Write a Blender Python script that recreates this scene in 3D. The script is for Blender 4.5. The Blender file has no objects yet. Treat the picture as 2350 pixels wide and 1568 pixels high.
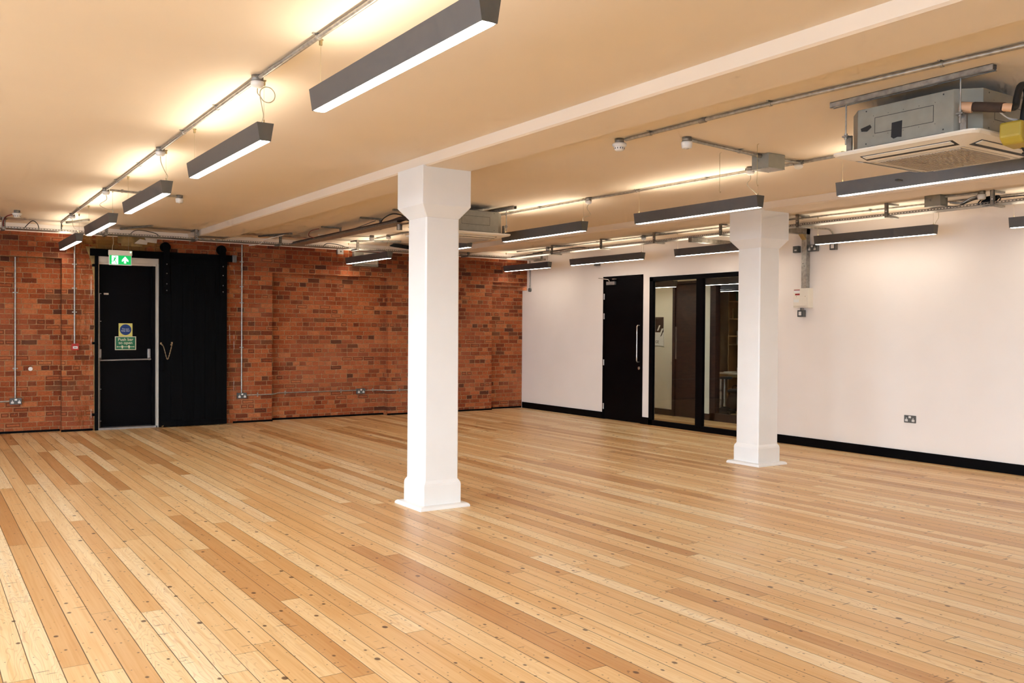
import bpy, math, random
from mathutils import Vector, Matrix
random.seed(7)
PI = math.pi
SC = bpy.context.scene
COL = SC.collection
ZC = 3.0            # ceiling height
WX = 10.01          # white partition wall
BY = 14.54          # brick face
RY = 14.70          # brick recess face

# ------------------------------------------------------------------ camera
F_PX, YAW, PITCH, ROLL, CAMH = 2067.06, .5866446, -.01401, .007241, 1.55
_fwd = Vector((math.sin(YAW)*math.cos(PITCH), math.cos(YAW)*math.cos(PITCH), math.sin(PITCH)))
_rt = Vector((math.cos(YAW), -math.sin(YAW), 0)); _up = _rt.cross(_fwd)
_r = _rt*math.cos(ROLL)+_up*math.sin(ROLL); _u = -_rt*math.sin(ROLL)+_up*math.cos(ROLL)
cam_d = bpy.data.cameras.new('camera'); cam = bpy.data.objects.new('camera', cam_d); COL.objects.link(cam)
cam_d.sensor_width = 36; cam_d.lens = F_PX/2350*36; cam_d.clip_start = .05
cam.matrix_world = Matrix(((_r.x, _u.x, -_fwd.x, 0), (_r.y, _u.y, -_fwd.y, 0), (_r.z, _u.z, -_fwd.z, CAMH), (0, 0, 0, 1)))
SC.camera = cam
def on(px, py, ax, v):
    """point of the plane ax = v seen at a pixel of the photograph"""
    d = _fwd + _r*((px-1175)/F_PX) + _u*((784-py)/F_PX); i = 'XYZ'.index(ax)
    t = (v - (0, 0, CAMH)[i])/d[i]
    return Vector((0, 0, CAMH)) + d*t

# ------------------------------------------------------------------ mesh building
class MB:
    def __init__(s): s.v = []; s.f = []; s.sm = []; s.mi = []; s.m = 0
    def _add(s, vs, fs, smooth=False):
        o = len(s.v); s.v += [tuple(p) for p in vs]
        for f in fs: s.f.append([i+o for i in f]); s.sm.append(smooth); s.mi.append(s.m)
        return s
    def box(s, x0, x1, y0, y1, z0, z1):
        x0, x1 = sorted((x0, x1)); y0, y1 = sorted((y0, y1)); z0, z1 = sorted((z0, z1))
        return s._add([(x0,y0,z0),(x1,y0,z0),(x1,y1,z0),(x0,y1,z0),(x0,y0,z1),(x1,y0,z1),(x1,y1,z1),(x0,y1,z1)],
            [(0,3,2,1),(4,5,6,7),(0,1,5,4),(1,2,6,5),(2,3,7,6),(3,0,4,7)])
    def prism(s, poly, ax, a, b):
        """poly of 2D points extruded along ax from a to b (counter-clockwise seen from +ax)"""
        def p(q, h): return {'X': (h, q[0], q[1]), 'Y': (q[0], h, q[1]), 'Z': (q[0], q[1], h)}[ax]
        n = len(poly); vs = [p(q, a) for q in poly]+[p(q, b) for q in poly]
        return s._add(vs, [tuple(range(n))[::-1], tuple(range(n, 2*n))]+[(i, (i+1) % n, n+(i+1) % n, n+i) for i in range(n)])
    def cone(s, p0, p1, r0, r1, n=14, smooth=True):
        p0 = Vector(p0); p1 = Vector(p1); d = (p1-p0).normalized(); a = d.orthogonal().normalized(); b = d.cross(a)
        vs = []
        for p, r in ((p0, r0), (p1, r1)):
            for i in range(n):
                t = 2*PI*i/n; vs.append(p+(a*math.cos(t)+b*math.sin(t))*r)
        s._add(vs, [(i, (i+1) % n, n+(i+1) % n, n+i) for i in range(n)], smooth)
        s._add(vs, [tuple(range(n))[::-1], tuple(range(n, 2*n))])
        return s
    def cyl(s, p0, p1, r, n=14): return s.cone(p0, p1, r, r, n)
    def tube(s, pts, r, n=8):
        pts = [Vector(p) for p in pts]; vs = []; pa = None
        for i, p in enumerate(pts):
            d = (pts[min(i+1, len(pts)-1)]-pts[max(i-1, 0)]).normalized()
            a = d.orthogonal().normalized() if pa is None else (pa-d*pa.dot(d)).normalized()
            pa = a; b = d.cross(a)
            for k in range(n):
                t = 2*PI*k/n; vs.append(p+(a*math.cos(t)+b*math.sin(t))*r)
        m = len(pts)
        fs = [(i*n+k, i*n+(k+1) % n, (i+1)*n+(k+1) % n, (i+1)*n+k) for i in range(m-1) for k in range(n)]
        s._add(vs, fs, True); s._add(vs, [tuple(range(n))[::-1], tuple(range((m-1)*n, m*n))])
        return s
    def lathe(s, prof, c, n=24):
        vs = []; c = Vector(c)
        for r, z in prof:
            for k in range(n): vs.append(c+Vector((r*math.cos(2*PI*k/n), r*math.sin(2*PI*k/n), z)))
        m = len(prof)
        return s._add(vs, [(i*n+k, i*n+(k+1) % n, (i+1)*n+(k+1) % n, (i+1)*n+k) for i in range(m-1) for k in range(n)], True)
    def build(s, name, mat, parent=None, bevel=0):
        me = bpy.data.meshes.new(name)
        off = parent_loc(parent)
        me.from_pydata([(x-off[0], y-off[1], z-off[2]) for x, y, z in s.v], [], s.f); me.update()
        for m in (mat if isinstance(mat, (list, tuple)) else [mat]): me.materials.append(m)
        for p, a, b in zip(me.polygons, s.sm, s.mi): p.use_smooth = a; p.material_index = b
        o = bpy.data.objects.new(name, me); COL.objects.link(o)
        if parent: o.parent = parent
        if bevel:
            md = o.modifiers.new('bevel', 'BEVEL'); md.width = bevel; md.segments = 2; md.limit_method = 'ANGLE'
        return o
def parent_loc(o):
    v = Vector((0, 0, 0))
    while o is not None: v += o.location; o = o.parent
    return v
def spline(pts, n=8):
    pts = [Vector(p) for p in pts]; q = [pts[0]]+pts+[pts[-1]]; out = []
    for i in range(1, len(q)-2):
        for k in range(n):
            t = k/n; a, b, c, d = q[i-1:i+3]
            out.append(.5*((2*b)+(c-a)*t+(2*a-5*b+4*c-d)*t*t+(3*b-a-3*c+d)*t**3))
    return out+[pts[-1]]
def thing(name, label, cat, loc=(0, 0, 0), group=None):
    o = bpy.data.objects.new(name, None); COL.objects.link(o); o.location = loc; o.empty_display_size = .05
    return tag(o, label, cat, group)
def tag(o, label, cat, group=None):
    o['label'] = label; o['category'] = cat
    if group: o['group'] = group
    return o
def struct(o): o['kind'] = 'structure'; return o
def dup(root, loc, label, group=None):
    r = root.copy(); COL.objects.link(r); r.location = loc; r['label'] = label
    if group: r['group'] = group
    for ch in root.children:
        c = ch.copy(); COL.objects.link(c); c.parent = r
        for g in ch.children:
            d = g.copy(); COL.objects.link(d); d.parent = c
    return r
def text_mesh(txt, size, mat, name, parent, origin, xdir, ydir, depth=.0008, align='CENTER', bold=0):
    """lettering laid flat on a surface: origin, direction of reading, direction up"""
    cu = bpy.data.curves.new('txt', 'FONT'); cu.body = txt; cu.size = size; cu.align_x = align; cu.align_y = 'CENTER'; cu.extrude = depth; cu.offset = bold
    ob = bpy.data.objects.new('txt', cu); COL.objects.link(ob)
    dg = bpy.context.evaluated_depsgraph_get(); me = bpy.data.meshes.new_from_object(ob.evaluated_get(dg))
    bpy.data.objects.remove(ob); bpy.data.curves.remove(cu)
    x = Vector(xdir); y = Vector(ydir); z = x.cross(y); off = parent_loc(parent)
    me.transform(Matrix(((x.x, y.x, z.x, origin[0]-off[0]), (x.y, y.y, z.y, origin[1]-off[1]), (x.z, y.z, z.z, origin[2]-off[2]), (0, 0, 0, 1))))
    me.materials.clear(); me.materials.append(mat); me.name = name
    o = bpy.data.objects.new(name, me); COL.objects.link(o); o.parent = parent
    return o

# ------------------------------------------------------------------ materials
class NT:
    def __init__(s, m): s.t = m.node_tree; s.n = s.t.nodes; s.l = s.t.links
    def new(s, ty, **kw):
        n = s.n.new(ty)
        for k, v in kw.items(): setattr(n, k, v)
        return n
    def set(s, sock, v):
        if isinstance(v, bpy.types.NodeSocket): s.l.new(v, sock)
        else: sock.default_value = v
    def math(s, op, a, b=0.0, c=0.0, clamp=False):
        n = s.new('ShaderNodeMath', operation=op, use_clamp=clamp)
        for i, v in enumerate((a, b, c)): s.set(n.inputs[i], v)
        return n.outputs[0]
    def xyz(s, v):
        n = s.new('ShaderNodeSeparateXYZ'); s.l.new(v, n.inputs[0]); return n.outputs
    def comb(s, x=0.0, y=0.0, z=0.0):
        n = s.new('ShaderNodeCombineXYZ')
        for i, v in enumerate((x, y, z)): s.set(n.inputs[i], v)
        return n.outputs[0]
    def mix(s, f, a, b, bt='MIX'):
        n = s.new('ShaderNodeMix', data_type='RGBA', blend_type=bt); s.set(n.inputs[0], f); s.set(n.inputs[6], a); s.set(n.inputs[7], b); return n.outputs[2]
    def noise(s, v, scale=1.0, detail=3.0, rough=.5, dist=0.0):
        n = s.new('ShaderNodeTexNoise'); s.set(n.inputs['Vector'], v); n.inputs['Scale'].default_value = scale
        n.inputs['Detail'].default_value = detail; n.inputs['Roughness'].default_value = rough; n.inputs['Distortion'].default_value = dist
        return n.outputs['Fac']
    def white(s, v):
        n = s.new('ShaderNodeTexWhiteNoise', noise_dimensions='3D'); s.set(n.inputs['Vector'], v); return n.outputs
    def ramp(s, f, stops, interp='LINEAR'):
        n = s.new('ShaderNodeValToRGB'); cr = n.color_ramp; cr.interpolation = interp
        while len(cr.elements) < len(stops): cr.elements.new(.5)
        for e, (p, c) in zip(cr.elements, stops): e.position = p; e.color = (*c, 1) if len(c) == 3 else c
        s.set(n.inputs[0], f); return n.outputs[0]
    def smooth(s, v, a, b):
        n = s.new('ShaderNodeMapRange', interpolation_type='SMOOTHSTEP'); s.set(n.inputs[0], v)
        n.inputs[1].default_value = a; n.inputs[2].default_value = b; n.inputs[3].default_value = 0; n.inputs[4].default_value = 1
        return n.outputs[0]
    def bump(s, h, strength, dist=.01):
        n = s.new('ShaderNodeBump'); s.set(n.inputs['Height'], h); n.inputs['Strength'].default_value = strength; n.inputs['Distance'].default_value = dist
        return n.outputs[0]
def base_mat(name, color=(.8, .8, .8), rough=.5, metal=0.0, spec=.5, emit=None, es=0.0, coat=0.0):
    m = bpy.data.materials.new(name); m.use_nodes = True; b = m.node_tree.nodes['Principled BSDF']
    b.inputs['Base Color'].default_value = (*color, 1); b.inputs['Roughness'].default_value = rough; b.inputs['Metallic'].default_value = metal
    b.inputs['Specular IOR Level'].default_value = spec; b.inputs['Coat Weight'].default_value = coat
    if emit: b.inputs['Emission Color'].default_value = (*emit, 1); b.inputs['Emission Strength'].default_value = es
    return m
def tex_mat(name, color, rough=.5, metal=0.0, var=.12, scale=6.0, bump=.0, spec=.5, stretch=(1, 1, 1), rvar=.1):
    """painted or metal surface with faint mottling"""
    m = base_mat(name, color, rough, metal, spec); T = NT(m); b = T.n['Principled BSDF']
    tc = T.new('ShaderNodeTexCoord'); mp = T.new('ShaderNodeMapping'); mp.inputs['Scale'].default_value = stretch; T.l.new(tc.outputs['Object'], mp.inputs[0])
    n = T.noise(mp.outputs[0], scale, 2)
    dk = tuple(c*(1-var) for c in color); lt = tuple(min(1, c*(1+var)) for c in color)
    T.l.new(T.ramp(n, [(.3, dk), (.7, lt)]), b.inputs['Base Color'])
    T.l.new(T.math('ADD', rough-rvar/2, T.math('MULTIPLY', n, rvar)), b.inputs['Roughness'])
    if bump: T.l.new(T.bump(T.noise(mp.outputs[0], scale*8, 1), bump, .004), b.inputs['Normal'])
    return m

def floor_mat():
    m = base_mat('pine_floorboards'); T = NT(m); b = T.n['Principled BSDF']
    pos = T.new('ShaderNodeNewGeometry').outputs['Position']; X, Y, Z = T.xyz(pos)
    PW, PL = .117, 2.7
    xs = T.math('DIVIDE', T.math('ADD', X, .03), PW); bi = T.math('FLOOR', xs); fx = T.math('FRACT', xs)
    r1 = T.white(T.comb(bi, 3.3, 0.0))[0]
    ys = T.math('ADD', T.math('DIVIDE', Y, PL), T.math('MULTIPLY', r1, 9.7)); pi_ = T.math('FLOOR', ys); fy = T.math('FRACT', ys)
    wn = T.white(T.comb(bi, pi_, 1.0)); rid = wn[0]; rc = T.xyz(wn[1])
    # tone of the board
    tone = T.ramp(rid, [(0, (.56, .30, .115)), (.22, (.72, .455, .205)), (.6, (.82, .575, .30)), (.85, (.87, .68, .40)), (1, (.92, .76, .51))])
    # fine grain along Y
    g1 = T.noise(T.comb(T.math('MULTIPLY', X, 75.0), T.math('MULTIPLY', Y, 1.6), T.math('MULTIPLY', rid, 40.0)), 1, 4, .55)
    g2 = T.noise(T.comb(T.math('MULTIPLY', X, 16.0), T.math('MULTIPLY', Y, .9), T.math('MULTIPLY', rc[1], 40.0)), 1, 3, .5)
    col = T.mix(T.smooth(g1, .35, .75), tone, T.mix(1.0, tone, (.89, .79, .64, 1), 'MULTIPLY'))
    col = T.mix(T.math('MULTIPLY', T.smooth(g2, .35, .75), .55), col, T.mix(1.0, col, (.90, .78, .62, 1), 'MULTIPLY'))
    # cathedral figure on some boards
    cn = T.noise(T.comb(T.math('MULTIPLY', X, 11.0), T.math('MULTIPLY', Y, 1.3), T.math('MULTIPLY', rc[2], 60.0)), 1, 2, .45, .25)
    fr = T.math('FRACT', T.math('MULTIPLY', cn, 17.0)); line = T.smooth(T.math('ABSOLUTE', T.math('SUBTRACT', fr, .5)), .5, .18)
    line = T.math('SUBTRACT', 1.0, T.smooth(T.math('ABSOLUTE', T.math('SUBTRACT', fr, .5)), .02, .16))
    pick = T.smooth(rc[0], .62, .85)
    col = T.mix(T.math('MULTIPLY', T.math('MULTIPLY', line, pick), .26), col, (.36, .12, .03, 1))
    # knots
    def knots(sx, sy, seed, thr, rad, bias):
        v = T.new('ShaderNodeTexVoronoi', voronoi_dimensions='2D'); T.l.new(T.comb(T.math('ADD', T.math('MULTIPLY', X, sx), seed), T.math('MULTIPLY', Y, sy), 0.0), v.inputs['Vector']); v.inputs['Scale'].default_value = 1
        c = T.xyz(v.outputs['Color']); r = T.math('MULTIPLY', T.math('POWER', c[1], 2.2), rad)
        d = T.math('SUBTRACT', v.outputs['Distance'], T.math('ADD', r, bias))
        return T.math('MULTIPLY', T.math('SUBTRACT', 1.0, T.smooth(d, -.02, .035)), T.math('GREATER_THAN', c[0], thr))
    k1 = knots(7.5, 5.2, .3, .42, .085, .012)
    k2 = knots(3.6, 26.0, 7.1, .80, .11, .02)
    k3 = knots(13.0, 11.0, 3.7, .62, .07, .02)
    kk = T.math('MAXIMUM', T.math('MAXIMUM', k1, T.math('MULTIPLY', k2, .75)), T.math('MULTIPLY', k3, .7))
    col = T.mix(T.math('MULTIPLY', kk, .88), col, (.075, .026, .012, 1))
    # nail heads: two across each board at every joist
    jy = T.math('MULTIPLY', T.math('SUBTRACT', T.math('FRACT', T.math('DIVIDE', Y, .41)), .5), .41)
    jx = T.math('MULTIPLY', T.math('SUBTRACT', T.math('ABSOLUTE', T.math('SUBTRACT', fx, .5)), .27), PW)
    nd = T.math('SQRT', T.math('ADD', T.math('MULTIPLY', jx, jx), T.math('MULTIPLY', jy, jy)))
    nail = T.math('SUBTRACT', 1.0, T.smooth(nd, .003, .0052))
    col = T.mix(T.math('MULTIPLY', nail, .75), col, (.09, .045, .03, 1))
    # joints
    ex = T.math('MULTIPLY', T.math('SUBTRACT', .5, T.math('ABSOLUTE', T.math('SUBTRACT', fx, .5))), PW)
    ey = T.math('MULTIPLY', T.math('SUBTRACT', .5, T.math('ABSOLUTE', T.math('SUBTRACT', fy, .5))), PL)
    jw = T.white(T.comb(bi, 9.0, 2.0))[0]
    e1 = T.math('SUBTRACT', 1.0, T.smooth(T.math('SUBTRACT', ex, T.math('MULTIPLY', jw, .0014)), .0006, .0021))
    e2 = T.math('SUBTRACT', 1.0, T.smooth(ey, .0008, .0022))
    gap = T.math('MAXIMUM', e1, e2)
    col = T.mix(T.math('MULTIPLY', gap, .92), col, (.06, .025, .008, 1))
    T.l.new(col, b.inputs['Base Color'])
    rn = T.noise(pos, 2.2, 1)
    rb = T.math('ADD', T.math('ADD', .27, T.math('MULTIPLY', rn, .12)), T.math('MULTIPLY', rc[1], .07))
    T.l.new(rb, b.inputs['Roughness']); b.inputs['Specular IOR Level'].default_value = .5
    h = T.math('ADD', T.math('MULTIPLY', gap, -1.0), T.math('MULTIPLY', rid, .12))
    h = T.math('ADD', h, T.math('MULTIPLY', T.math('ABSOLUTE', T.math('SUBTRACT', fx, .5)), -.5))
    T.l.new(T.bump(h, .45, .0016), b.inputs['Normal'])
    return m

def brick_mat():
    m = base_mat('old_red_brick'); T = NT(m); b = T.n['Principled BSDF']
    pos = T.new('ShaderNodeNewGeometry').outputs['Position']; X, Y, Z = T.xyz(pos)
    wob = T.noise(pos, 9, 1); wb2 = T.noise(T.comb(T.math('ADD', X, 31.0), Y, Z), 9, 1)
    U = T.math('ADD', T.math('ADD', X, Y), T.math('MULTIPLY', T.math('SUBTRACT', wob, .5), .012))
    V = T.math('ADD', Z, T.math('MULTIPLY', T.math('SUBTRACT', wb2, .5), .010))
    vec = T.comb(U, V, 0.0)
    def brick(ms, c1=(0, 0, 0, 1), c2=(1, 1, 1, 1), sm=.1):
        n = T.new('ShaderNodeTexBrick', offset=.5, offset_frequency=2, squash=.56, squash_frequency=3)
        T.l.new(vec, n.inputs['Vector']); n.inputs['Color1'].default_value = c1; n.inputs['Color2'].default_value = c2; n.inputs['Mortar'].default_value = (0, 0, 0, 1)
        n.inputs['Scale'].default_value = 1; n.inputs['Mortar Size'].default_value = ms; n.inputs['Mortar Smooth'].default_value = sm
        n.inputs['Bias'].default_value = 0; n.inputs['Brick Width'].default_value = .205; n.inputs['Row Height'].default_value = .0745
        return n
    B = brick(.0052, sm=.3); rnd = B.outputs['Color']; mort = B.outputs['Fac']
    f1 = brick(.013, sm=.0).outputs['Fac']; f2 = brick(.022, sm=.0).outputs['Fac']
    tn = T.new('ShaderNodeSeparateColor'); T.l.new(rnd, tn.inputs[0]); rv = tn.outputs[0]
    big = T.noise(pos, .9, 3)
    rv2 = T.math('FRACT', T.math('MULTIPLY', rv, 37.7)); rv3 = T.math('FRACT', T.math('MULTIPLY', rv, 91.3))
    col = T.ramp(rv2, [(0, (.17, .034, .011)), (.2, (.27, .055, .016)), (.5, (.36, .085, .024)), (.8, (.43, .115, .035)), (1, (.50, .16, .055))])
    fine = T.noise(pos, 38, 3, .65)
    col = T.mix(T.smooth(fine, .35, .8), col, T.mix(1.0, col, (.62, .55, .5, 1), 'MULTIPLY'))
    pale = T.smooth(T.noise(pos, 3.1, 4), .52, .72)
    col = T.mix(T.math('MULTIPLY', pale, .30), col, (.42, .16, .075, 1))
    col = T.mix(T.math('MULTIPLY', T.smooth(big, .45, .7), .35), col, (.40, .14, .07, 1))
    # kiln marks: dark outline on some bricks, a few wholly dark
    ring = T.math('MULTIPLY', T.math('SUBTRACT', f2, f1, clamp=True), T.math('GREATER_THAN', rv3, .90))
    col = T.mix(T.math('MULTIPLY', ring, .75), col, (.05, .022, .012, 1))
    drk = T.math('GREATER_THAN', T.math('FRACT', T.math('MULTIPLY', rv, 53.9)), .935)
    col = T.mix(T.math('MULTIPLY', drk, .62), col, (.045, .020, .012, 1))
    mc = T.mix(T.smooth(fine, .4, .7), (.30, .175, .08, 1), (.46, .29, .15, 1))
    col = T.mix(T.math('MULTIPLY', mort, T.math('ADD', .45, T.math('MULTIPLY', wob, .8)), clamp=True), col, mc)
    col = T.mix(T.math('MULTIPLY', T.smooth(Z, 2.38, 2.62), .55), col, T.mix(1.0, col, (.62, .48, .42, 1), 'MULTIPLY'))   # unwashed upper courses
    # white plaster drips beside the sliding door
    dn = T.noise(T.comb(T.math('MULTIPLY', X, 20.0), 0.0, T.math('MULTIPLY', Z, 3.5)), 1, 4, .7)
    for xc, w in ((4.225, .009), (4.295, .006), (2.19, .006)):
        s_ = T.math('LESS_THAN', T.math('ABSOLUTE', T.math('SUBTRACT', X, xc)), w)
        s_ = T.math('MULTIPLY', s_, T.smooth(dn, .52, .6)); col = T.mix(T.math('MULTIPLY', s_, .8), col, (.62, .55, .48, 1))
    # ochre plaster remains above the exit door
    ox = T.math('MULTIPLY', T.smooth(X, 2.0, 2.15), T.math('SUBTRACT', 1.0, T.smooth(X, 3.0, 3.35)))
    oc = T.math('MULTIPLY', T.math('MULTIPLY', ox, T.smooth(Z, 2.62, 2.70)), T.smooth(T.noise(pos, 6, 4), .40, .5))
    col = T.mix(T.math('MULTIPLY', oc, .75), col, (.27, .14, .035, 1))
    # rust coloured stain down the pier left of the exit
    st = T.math('MULTIPLY', T.math('MULTIPLY', T.smooth(X, 1.93, 2.0), T.math('SUBTRACT', 1.0, T.smooth(X, 2.1, 2.17))), T.smooth(T.noise(T.comb(T.math('MULTIPLY', X, 3.0), 0.0, Z), 7, 5, .7), .45, .6))
    col = T.mix(T.math('MULTIPLY', st, .65), col, (.16, .042, .008, 1))
    spk = T.smooth(fine, .66, .72)
    col = T.mix(T.math('MULTIPLY', spk, .35), col, (.55, .42, .32, 1))
    T.l.new(col, b.inputs['Base Color']); b.inputs['Roughness'].default_value = .85; b.inputs['Specular IOR Level'].default_value = .25
    h = T.math('MULTIPLY', mort, -1.0)
    T.l.new(T.bump(h, .8, .006), b.inputs['Normal'])
    return m

M = {}
M['floor'] = floor_mat(); M['brick'] = brick_mat()
M['wall'] = tex_mat('white_wall_paint', (.83, .75, .685), .6, var=.02, scale=1.5, bump=0, spec=.3)
M['ceil'] = tex_mat('cream_ceiling_paint', (.82, .70, .57), .7, var=.02, scale=1.2, bump=0, spec=.2)
M['col'] = tex_mat('white_gloss_column_paint', (.84, .82, .79), .42, var=.02, scale=3, bump=.12)
M['black'] = tex_mat('black_satin_paint', (.0025, .002, .0025), .42, var=.2, scale=3, spec=.06)
M['blackm'] = tex_mat('black_matt_paint', (.003, .0026, .003), .6, var=.25, scale=5, bump=.1, spec=.05)
M['plank'] = tex_mat('black_painted_boards', (.0030, .0030, .0034), .6, var=.3, scale=4, stretch=(8, 8, .5), spec=.05)
M['trim'] = tex_mat('off_white_frame_paint', (.60, .53, .44), .5, var=.05)
M['alu'] = tex_mat('grey_anodised_aluminium', (.125, .115, .108), .45, .4, var=.04, scale=20)
M['alu2'] = tex_mat('grey_end_cap', (.11, .102, .088), .48, .35, var=.04, scale=20)
M['galv'] = tex_mat('galvanised_steel', (.40, .38, .34), .42, .75, var=.22, scale=28, bump=.05)
M['galvd'] = tex_mat('dull_galvanised_steel', (.27, .245, .21), .5, .6, var=.25, scale=22, bump=.05)
M['duct'] = tex_mat('galvanised_casing', (.30, .285, .235), .5, .35, var=.07, scale=14, bump=.04)
M['steel'] = tex_mat('brushed_stainless', (.62, .57, .50), .3, .95, var=.06, scale=30, stretch=(1, 1, 8))
M['silver'] = tex_mat('silver_painted_metal', (.30, .28, .27), .4, .5, var=.06, scale=20)
M['brass'] = tex_mat('brassy_wire', (.42, .33, .17), .4, .7, var=.08)
M['cordm'] = tex_mat('cream_flex', (.50, .43, .30), .5, var=.05)
M['white'] = tex_mat('white_plastic', (.74, .71, .67), .4, var=.02)
M['fascia'] = tex_mat('cream_white_plastic', (.78, .71, .60), .42, var=.02)
M['grille'] = tex_mat('tan_grille_plastic', (.47, .40, .32), .6, var=.05, scale=60)  # grille plastic, a darker tan than the fascia
M['dark'] = tex_mat('dark_slot', (.035, .03, .026), .6, var=.2)
M['grey'] = tex_mat('grey_metalclad', (.16, .16, .155), .45, .3, var=.08, scale=18)
M['socket'] = tex_mat('dark_grey_socket_plate', (.10, .10, .095), .5, .2, var=.1, scale=30)
M['red'] = tex_mat('red_plastic', (.42, .015, .010), .4, var=.06)
M['redd'] = tex_mat('red_sticker', (.30, .012, .010), .5, var=.06)
M['redcable'] = tex_mat('red_cable', (.22, .02, .02), .5, var=.06)
M['rubber'] = tex_mat('black_rubber', (.012, .011, .010), .6, var=.2)
M['brownp'] = tex_mat('brown_lagging', (.055, .032, .022), .7, var=.2, scale=20)
M['peach'] = tex_mat('peach_pipe', (.60, .35, .20), .5, var=.08)
M['yellow'] = tex_mat('yellow_pump_case', (.42, .30, .035), .5, var=.06)
M['signy'] = tex_mat('pale_yellow_sign', (.62, .55, .14), .45, var=.03)
M['signb'] = tex_mat('blue_sign', (.004, .035, .17), .4, var=.05)
M['signg'] = tex_mat('green_sign', (.004, .13, .055), .4, var=.05)
M['signc'] = tex_mat('cream_sign_print', (.66, .60, .42), .45, var=.02)
M['signw'] = tex_mat('white_print', (.75, .75, .72), .45, var=.02)
M['tape'] = tex_mat('black_tape', (.008, .008, .008), .5, var=.2)
M['plaster'] = tex_mat('ochre_plaster', (.30, .19, .07), .85, var=.35, scale=9, bump=.3)
M['chain'] = tex_mat('tarnished_chain', (.42, .30, .17), .4, .7, var=.3, scale=40)
M['dwood'] = tex_mat('dark_wenge_veneer', (.030, .014, .010), .5, var=.35, scale=5, stretch=(1, 1, 14))
M['shelf'] = tex_mat('warm_oak_edge', (.35, .20, .08), .5, var=.15, scale=6)
M['desk'] = tex_mat('pale_desk_top', (.62, .56, .46), .4, var=.03)
M['oak'] = tex_mat('oak_desk_edge', (.36, .24, .09), .5, var=.1, scale=8)
M['corr'] = tex_mat('corridor_paint', (.72, .68, .56), .6, var=.02)
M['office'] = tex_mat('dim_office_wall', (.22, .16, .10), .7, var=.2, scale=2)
M['lid'] = tex_mat('translucent_edge', (.70, .80, .78), .2, var=.02)
M['lamp'] = base_mat('led_diffuser', (.9, .9, .9), .5, emit=(1.0, .93, .82), es=14)
M['uplamp'] = base_mat('led_uplight', (.9, .9, .9), .5, emit=(1.0, .87, .68), es=12)
M['exitg'] = base_mat('lit_green_legend', (.0, .25, .07), .3, emit=(.0, .30, .055), es=.9)
M['exitw'] = base_mat('lit_white_legend', (.8, .9, .85), .3, emit=(.75, 1, .9), es=1.5)
M['led'] = base_mat('green_led', (.1, .8, .3), .3, emit=(.25, 1, .4), es=6)
def glass_mat(name, refl):
    m = bpy.data.materials.new(name); m.use_nodes = True; T = NT(m); T.n.clear()
    o = T.new('ShaderNodeOutputMaterial'); t = T.new('ShaderNodeBsdfTransparent'); g = T.new('ShaderNodeBsdfGlossy'); g.inputs['Roughness'].default_value = .01
    t.inputs[0].default_value = (.93, .95, .93, 1)
    f = T.new('ShaderNodeFresnel'); f.inputs[0].default_value = refl; mx = T.new('ShaderNodeMixShader')
    ge = T.new('ShaderNodeNewGeometry'); T.l.new(T.math('MULTIPLY', f.outputs[0], T.math('SUBTRACT', 1.0, ge.outputs['Backfacing'])), mx.inputs[0]); T.l.new(t.outputs[0], mx.inputs[1]); T.l.new(g.outputs[0], mx.inputs[2]); T.l.new(mx.outputs[0], o.inputs[0])
    return m
M['glass'] = glass_mat('window_glass', 1.5)

# ------------------------------------------------------------------ room shell
LX, SY, HX = -5.0, -4.6, 14.6      # left wall, wall behind camera, far side of the office
floor = struct(MB().box(LX-.2, HX, SY-.2, 15.2, -.12, 0).build('floor', M['floor']))
ceiling = struct(MB().box(LX-.2, HX, SY-.2, 15.2, ZC, ZC+.15).build('ceiling', M['ceil']))
for x0, x1 in ((3.57, 4.06), (8.0, 8.48)):
    m_ = MB(); m_.prism([(x0, ZC+.005), (x0+.012, 2.925), (x0+.03, 2.915), (x1-.03, 2.915), (x1-.012, 2.925), (x1, ZC+.005)], 'Y', SY, BY+.1)
    o = m_.build('ceiling_beam', M['ceil']); struct(o)
# brick wall with recessed bays and the exit opening
DX0, DX1, DZ = 2.245, 3.135, 2.585
w = MB(); TH = 15.0
w.box(LX, DX0, BY, TH, 2.53, ZC); w.box(DX0, DX1, BY, TH, DZ, ZC); w.box(DX1, WX+.15, BY, TH, 2.44, ZC)
w.box(LX, 1.80, RY, TH, 0, 2.53); w.box(1.80, DX0, BY, TH, 0, 2.53)
w.box(DX1, 4.92, BY, TH, 0, 2.44); w.box(4.92, 7.02, RY, TH, 0, 2.44); w.box(7.02, 9.20, BY, TH, 0, 2.44); w.box(9.20, WX+.15, RY, TH, 0, 2.44)
w.box(9.20, WX+.15, BY+.075, RY, 2.365, 2.44)
wall_back = struct(w.build('wall_back', M['brick']))
# ragged plaster edge of the opening
pp = MB(); zs = [0]
while zs[-1] < 2.66: zs.append(zs[-1]+random.uniform(.03, .09))
pl = [(DX0-.012-random.uniform(0, .014)-(.07*max(0, (z-2.25)/.35)**1.5 if z > 2.25 else 0), z) for z in zs]
pp.prism([(DX0+.002, zs[-1]), *[(x, z) for x, z in pl[::-1]], (DX0+.002, 0)][::-1], 'Y', BY-.012, BY+.02)
o = pp.build('plaster_edge', M['plaster'], wall_back); o['label'] = 'ragged ochre plaster edge of the exit opening'
pq = MB(); pq.box(2.55, 2.96, BY-.010, BY, 2.79, 2.90); pq.box(2.60, 2.90, BY-.012, BY, 2.755, 2.80)
pq.build('plaster_patch', M['plaster'], wall_back)['label'] = 'ochre timber and plaster patch above the exit'
pr = MB(); pr.prism([(2.78, 2.80), (2.96, 2.79), (2.97, 2.85), (2.86, 2.87)], 'Y', BY-.05, BY-.01); pr.prism([(2.95, 2.83), (3.10, 2.82), (3.11, 2.89), (2.93, 2.90)], 'Y', BY-.04, BY-.01)
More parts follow.
